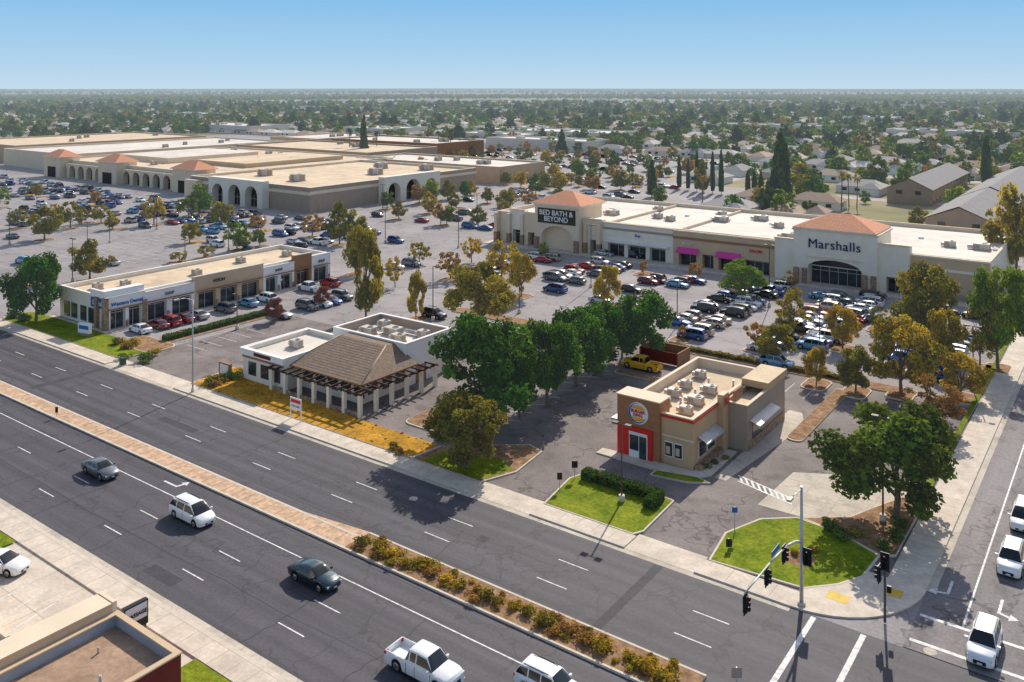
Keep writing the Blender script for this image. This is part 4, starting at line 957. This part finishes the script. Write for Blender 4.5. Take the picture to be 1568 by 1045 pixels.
for i in range(26):
    x = -160 - (i % 7) * 38; y = 100 + (i // 7) * 95
    if not (-470 < x < -208 and 180 < y < 345): lot_lamp(x + 3, y + 3, 9)
def sig_head(b, x, y, z, fx, fy):
    """three-lens signal head facing (fx,fy), centred at z"""
    if abs(fx) > abs(fy): b.box(x - .13, x + .13, y - .18, y + .18, z - .55, z + .55, M_black); b.box(x - .03, x + .03, y - .32, y + .32, z - .68, z + .68, M_black)
    else: b.box(x - .18, x + .18, y - .13, y + .13, z - .55, z + .55, M_black); b.box(x - .32, x + .32, y - .03, y + .03, z - .68, z + .68, M_black)
    for k, m in enumerate((M_tail, M_yel, M_grass)):
        zz = z + .34 - k * .34; b.tube((x + fx * .13, y + fy * .13, zz), (x + fx * .135, y + fy * .135, zz), .12, .12, 10, m if k == 0 else M_black); b.tube((x + fx * .13, y + fy * .13, zz + .05), (x + fx * .32, y + fy * .32, zz + .04), .14, .14, 8, M_black, caps=False)
sx, sy = -21.4, 67.2
b = MB(); b.tube((sx, sy, .1), (sx, sy, .35), .3, .3, 12, M_curb); b.tube((sx, sy, .35), (sx, sy, 9.2), .16, .10, 10, M_metal)
P = [(sx, sy, 4.9), (sx, sy - 1.5, 5.6), (sx, sy - 3.5, 6.1), (sx, sy - 7, 6.4), (sx, sy - 11.8, 6.5)]
for i in range(4): b.tube(P[i], P[i + 1], .11 - .015 * i, .095 - .015 * i, 8, M_metal)
b.tube((sx, sy, 9.0), (sx, sy - 2.4, 9.25), .05, .04, 6, M_metal); b.box(sx - .15, sx + .15, sy - 3.0, sy - 2.3, 9.15, 9.32, M_hvac)
for dy in (4.0, 7.6, 11.6): sig_head(b, sx, sy - dy, 5.75, 1, 0)
sig_head(b, sx + .45, sy, 3.9, 0, -1); sig_head(b, sx, sy + .4, 3.6, 1, 0)
b.box(sx - .02, sx + .02, sy - 6.6, sy - 5.0, 6.6, 7.0, M_blue); b.obj('traffic_signal')
a = G(1355, 955); b = MB(); b.tube((a[0], a[1], .1), (a[0], a[1], 4.2), .1, .08, 8, M_pole); sig_head(b, a[0], a[1], 4.6, 0, -1); sig_head(b, a[0] - .4, a[1], 3.6, -1, 0)
b.box(a[0] + .15, a[0] + .45, a[1] - .1, a[1] + .1, 2.4, 2.9, M_black); b.obj('traffic_signal')
def signpost(px, py, h, w, m, name='street_sign', hh=.7, rot=TH):
    x, y = G(px, py); b = MB(); b.tube((0, 0, 0), (0, 0, h), .035, .035, 6, M_metal); b.box(-w / 2, w / 2, -.05, -.035, h - hh, h, m); o = b.obj(name); o.location = (x, y, .13); o.rotation_euler = (0, 0, rot)
signpost(1125, 820, 2.4, .5, M_blue, hh=.5); signpost(87, 640, 1.2, .35, M_black); signpost(857, 752, 1.7, .5, M_black, 'menu_sign'); signpost(880, 735, 1.8, .6, M_black, 'menu_sign')
signpost(1128, 1062, 1.6, .7, M_taupe); signpost(1116, 845, 1.0, .5, M_black)
x, y = G(453, 645); b = MB(); b.box(-1.0, -.9, -.05, .05, 0, 2.6, M_white); b.box(.9, 1.0, -.05, .05, 0, 2.6, M_white); b.box(-.9, .9, -.03, .03, 1.2, 2.6, M_white); b.box(-.9, .9, -.04, -.03, 2.0, 2.4, M_red)
o = b.obj('for_lease_sign'); o.location = (x, y, .15); text('FOR LEASE', (0, -.05, 1.6), .3, M_navy, o, 0, .005)
x, y = G(130, 515); b = MB(); b.box(-1.3, 1.3, -.25, .25, 0, 1.9, M_white); b.box(-1.45, 1.45, -.35, .35, 0, .4, M_stone); b.box(-1.1, 1.1, -.27, -.25, 1.0, 1.6, M_blue); o = b.obj('monument_sign'); o.location = (x, y, .15); o.rotation_euler = (0, 0, .2)
x, y = G(345, 578); b = MB(); b.box(-1.2, 1.2, -.2, .2, 0, 1.9, M_brown); b.box(-.9, .9, -.22, -.2, .4, 1.7, M_white); b.obj('utility_cabinet').location = (x, y, .1)
for px, py in ((1300, 560), (188, 560)):
    x, y = G(px, py); b = MB(); b.box(-.4, .4, -.3, .3, 0, 1.1, mat('cabinet_green', (.05, .09, .06), .6)); b.box(-.5, .5, -.4, .4, 0, .12, M_conc); b.obj('utility_cabinet').location = (x, y, .05)

# ---------------------------------------------------------------- suburb: houses, streets
RM = [mat('shingle_' + n, c, .95, .12, 1.2, rand=.25, haze=HZ) for n, c in (('grey', (.36, .33, .32)), ('brown', (.37, .26, .19)), ('light', (.56, .51, .46)), ('tan', (.48, .36, .27)))]
WM = [mat('house_wall_' + n, c, .9, .05, .5, rand=.15, haze=HZ) for n, c in (('cream', (.74, .66, .54)), ('white', (.82, .79, .74)), ('sand', (.64, .50, .38)))]
M_gar = mat('garage_door', (.75, .72, .68), .7, .05, haze=HZ)
def house_mesh(seed):
    r = random.Random(seed); b = MB(); roof = RM[seed % 4]; w = WM[seed % 3]; b.mi(roof); b.mi(w)
    W, D = r.uniform(15, 18), r.uniform(9, 11)
    def R(x0, x1, y0, y1, z, zt):
        b.box(x0, x1, y0, y1, -.1, z - .003, w); o = .6; x0 -= o; x1 += o; y0 -= o; y1 += o
        ww, dd = x1 - x0, y1 - y0
        if ww >= dd: A = (x0 + dd * .45, (y0 + y1) / 2, zt); B = (x1 - dd * .45, (y0 + y1) / 2, zt); c = [(x0, y0, z), (x1, y0, z), (x1, y1, z), (x0, y1, z)]
        else: A = ((x0 + x1) / 2, y0 + ww * .45, zt); B = ((x0 + x1) / 2, y1 - ww * .45, zt); c = [(x1, y0, z), (x1, y1, z), (x0, y1, z), (x0, y0, z)]
        b.poly([c[0], c[1], B, A], roof); b.poly([c[1], c[2], B], roof); b.poly([c[2], c[3], A, B], roof); b.poly([c[3], c[0], A], roof)
    R(-W / 2, W / 2, -D / 2, D / 2, 2.7, 5.0); R(-W / 2, -W / 2 + 6.5, -D / 2 - 5.5, -D / 2 - .01, 2.65, 4.5)
    b.box(-W / 2 + .8, -W / 2 + 5.7, -D / 2 - 5.56, -D / 2 - 5.5, 0, 2.1, M_gar)
    b.rect(-W / 2 + .6, -W / 2 + 5.9, -D / 2 - 12, -D / 2 - 5.6, .0, M_street)
    for x in (-W / 2 + 8, W / 2 - 4): b.box(x, x + 1.8, -D / 2 - .05, -D / 2, .9, 2.1, M_glass); b.box(x, x + 1.8, D / 2, D / 2 + .05, .9, 2.1, M_glass)
    b.box(W / 2, W / 2 + .05, -1, 1, .9, 2.1, M_glass)
    return b.mesh('house_mesh')
HM = [house_mesh(s) for s in range(12)]
def inview(x, y, k=.70, pad=60):
    d, s = view_ds(x, y); return d > 0 and abs(s) < k * d + pad
def commercial(x, y): return (x < -150 and x > -640 and y < 462) or (x > -160 and y < 243) or (x <= -640 and y < 300) or (x > -158 and x < -108 and y < 335)
far = [[] for _ in HM]; gs = MB(); ycur = 262
while ycur < 2600:
    for rowi, (yo, rot) in enumerate(((0, 0), (32, PI))):
        x = -25.0
        while x > -2600:
            y = ycur + yo
            if inview(x, y) and not commercial(x, y) and (x < -80 or y > 400):
                d, s = view_ds(x, y)
                if d < 2400 and random.random() < (.93 if d < 1500 else .75):
                    xx, yy = x + random.uniform(-1.5, 1.5), y + random.uniform(-2, 2)
                    hm = random.randrange(len(HM))
                    if d < 620: link(HM[hm], 'suburban_house', None, (xx, yy, -.05), rot + (0 if random.random() < .8 else PI / 2), (1 if random.random() < .5 else -1, 1, 1))
                    else: far[hm].append((xx, yy, rot, 1.0))
            x -= 20.5
            if int(-x) % 246 < 20: x -= 11
    gs.rect(-2700, -16, ycur - 25, ycur - 16, -.08, M_street)
    ycur += 84
for i in range(10): gs.rect(-150 - i * 257, -141 - i * 257, 470 if i else 340, 2600, -.085, M_street)
gs.obj('residential_streets')
rw = random.Random(9)
for i in range(34):
    d = rw.uniform(560, 2600) if i > 8 else rw.uniform(520, 800); s = rw.uniform(-.6, .55) * d if i > 8 else rw.uniform(-.35, .1) * d; x = ca * s - sa * d; y = sa * s + ca * d
    if commercial(x, y) or x > -60: continue
    b = MB(); w_, l_ = rw.uniform(14, 26), rw.uniform(22, 55)
    m1 = mat('distant_wall', (.62, .56, .48), .9, .05, haze=HZ); m2 = mat('distant_roof', (.70, .65, .58), .9, .08, haze=HZ)
    parapet(b, x - l_, x + l_, y - w_, y + w_, 6, 6.8, m1, m2, m1, .5)
    for k in range(3): b.box(x - l_ * .6 + k * l_ * .5, x - l_ * .6 + k * l_ * .5 + 5, y - 2, y + 2, 6.002, 7.6, m1)
    b.obj('school_building')
def instancer(name, child_me, pts, lm=None, z=-.1, child='tree'):
    V, Fc = [], []
    for x, y, rot, s in pts:
        c, sn = math.cos(rot) * s / 2, math.sin(rot) * s / 2; k = len(V)
        for a, b_ in ((-1, -1), (1, -1), (1, 1), (-1, 1)): V.append((x + a * c - b_ * sn, y + a * sn + b_ * c, z))
        Fc.append((k, k + 1, k + 2, k + 3))
    me = bpy.data.meshes.new(name); me.from_pydata(V, [], Fc); o = link(me, name)
    o.instance_type = 'FACES'; o.use_instance_faces_scale = True; o.show_instancer_for_render = False; o.show_instancer_for_viewport = False
    ch = link(child_me, child, o)
    if lm: ch.material_slots[0].link = 'OBJECT'; ch.material_slots[0].material = LM[lm]
for i, pts in enumerate(far):
    if pts: instancer('distant_houses', HM[i], pts, None, -.05, 'house')
FARM = [make_tree('round', 41, 430, 1.35), make_tree('oval', 42, 400, 1.35), make_tree('round', 43, 430, 1.3), make_tree('pine', 44, 340, 1.6), make_tree('sparse', 45, 280, 1.2), make_tree('cypress', 46, 300, 2.2)]
FM2 = [make_tree('round', 51, 110, 2.6), make_tree('oval', 52, 100, 2.5)]
sets = {}
def scatter(d0, d1, n, s0, s1, srcn):
    for _ in range(n):
        d = math.sqrt(random.uniform(d0 * d0, d1 * d1)); s = random.uniform(-.7, .7) * d
        x = ca * s - sa * d; y = sa * s + ca * d
        if commercial(x, y) or x > -24 and y < 900: continue
        if d1 < 2000 and (y - 262 + 28) % 84 < 13 and random.random() < .88: continue
        if -75 < x < -30 and 246 < y < 395: continue
        if d > 2000 and math.sin(x * .0021 + 1) * math.sin(y * .0017 + 2) > .3: continue
        q = random.random()
        if srcn == 'a':
            k = 3 if q < .06 else 5 if q < .10 else random.choice((0, 1, 2, 0, 2, 4))
        else: k = 10 + random.randrange(2)
        lm = 'cyp' if k in (3, 5) else random.choice(['green', 'ogreen', 'olive', 'bright', 'dgreen', 'dgreen', 'ogreen', 'green', 'cyp'] + (['rust', 'yellow'] if q > .75 else []))
        sc = random.uniform(s0, s1) * (1.5 if k == 3 else 1.1 if k == 5 else 1)
        sets.setdefault((k, lm), []).append((x, y, random.uniform(0, 6.28), sc))
scatter(230, 760, 2500, .42, 1.0, 'a'); scatter(760, 1700, 7200, .5, 1.1, 'a'); scatter(1700, 3600, 9500, .7, 1.3, 'b'); scatter(3600, 10500, 7000, 1.0, 1.8, 'b')
for (k, lm), pts in sets.items():
    instancer('distant_trees', (FARM[k] if k < 10 else FM2[k - 10]), pts, lm, -.1, 'tree_crown')

# ---------------------------------------------------------------- light, sky, camera
EL = math.radians(36)
sdx, sdy = -0.25, 0.968
w = bpy.data.worlds.new('World'); scene.world = w; w.use_nodes = True
N = w.node_tree.nodes; L = w.node_tree.links; bg = N['Background']
sky = N.new('ShaderNodeTexSky'); sky.sky_type = 'NISHITA'; sky.sun_disc = False; sky.sun_elevation = EL; sky.sun_rotation = math.atan2(sdx, sdy)
sky.air_density = 1.0; sky.dust_density = 0.6; sky.ozone_density = 2.0; sky.altitude = 50
ST = 0.15
tc = N.new('ShaderNodeTexCoord'); sp = N.new('ShaderNodeSeparateXYZ'); L.new(tc.outputs['Generated'], sp.inputs[0])
# clear-day band of sky just above the horizon
cr = N.new('ShaderNodeValToRGB'); L.new(sp.outputs['Z'], cr.inputs['Fac'])
e = cr.color_ramp.elements
e[0].position = 0.0; e[0].color = (.54, .71, .83, 1); e[1].position = .25; e[1].color = (.13, .35, .71, 1)
k = e.new(.03); k.color = (.42, .65, .85, 1); k = e.new(.10); k.color = (.24, .52, .83, 1)
sc_ = N.new('ShaderNodeVectorMath'); sc_.operation = 'SCALE'; sc_.inputs['Scale'].default_value = 1 / ST; L.new(cr.outputs['Color'], sc_.inputs[0])
tint = N.new('ShaderNodeVectorMath'); tint.operation = 'MULTIPLY'; tint.inputs[1].default_value = (1.6, 1.32, 1.1); L.new(sky.outputs[0], tint.inputs[0])
mr = N.new('ShaderNodeMapRange'); mr.inputs[1].default_value = .12; mr.inputs[2].default_value = .27; L.new(sp.outputs['Z'], mr.inputs[0])
mx = N.new('ShaderNodeMix'); mx.data_type = 'VECTOR'; L.new(mr.outputs[0], mx.inputs[0]); L.new(sc_.outputs[0], mx.inputs[4]); L.new(tint.outputs[0], mx.inputs[5])
L.new(mx.outputs[1], bg.inputs['Color']); bg.inputs['Strength'].default_value = ST
sl = bpy.data.lights.new('sun', 'SUN'); sl.energy = 5.0; sl.angle = math.radians(.5); sl.color = (1, .93, .80)
so = bpy.data.objects.new('sun', sl); COL.objects.link(so)
dirv = Vector((sdx * math.cos(EL), sdy * math.cos(EL), math.sin(EL)))
so.rotation_euler = dirv.to_track_quat('Z', 'Y').to_euler(); so.location = (0, 0, 200)
cam = bpy.data.cameras.new('camera'); co = bpy.data.objects.new('camera', cam); COL.objects.link(co)
co.location = (0, 0, H); co.rotation_euler = (math.pi / 2, 0, TH); cam.sensor_width = 36; cam.lens = 36 * F / 1568; cam.shift_y = -389.5 / 1568
cam.clip_start = .5; cam.clip_end = 30000; scene.camera = co
scene.view_settings.view_transform = 'Standard'; scene.view_settings.look = 'None'; scene.view_settings.exposure = 0
print('objects', len(bpy.data.objects))
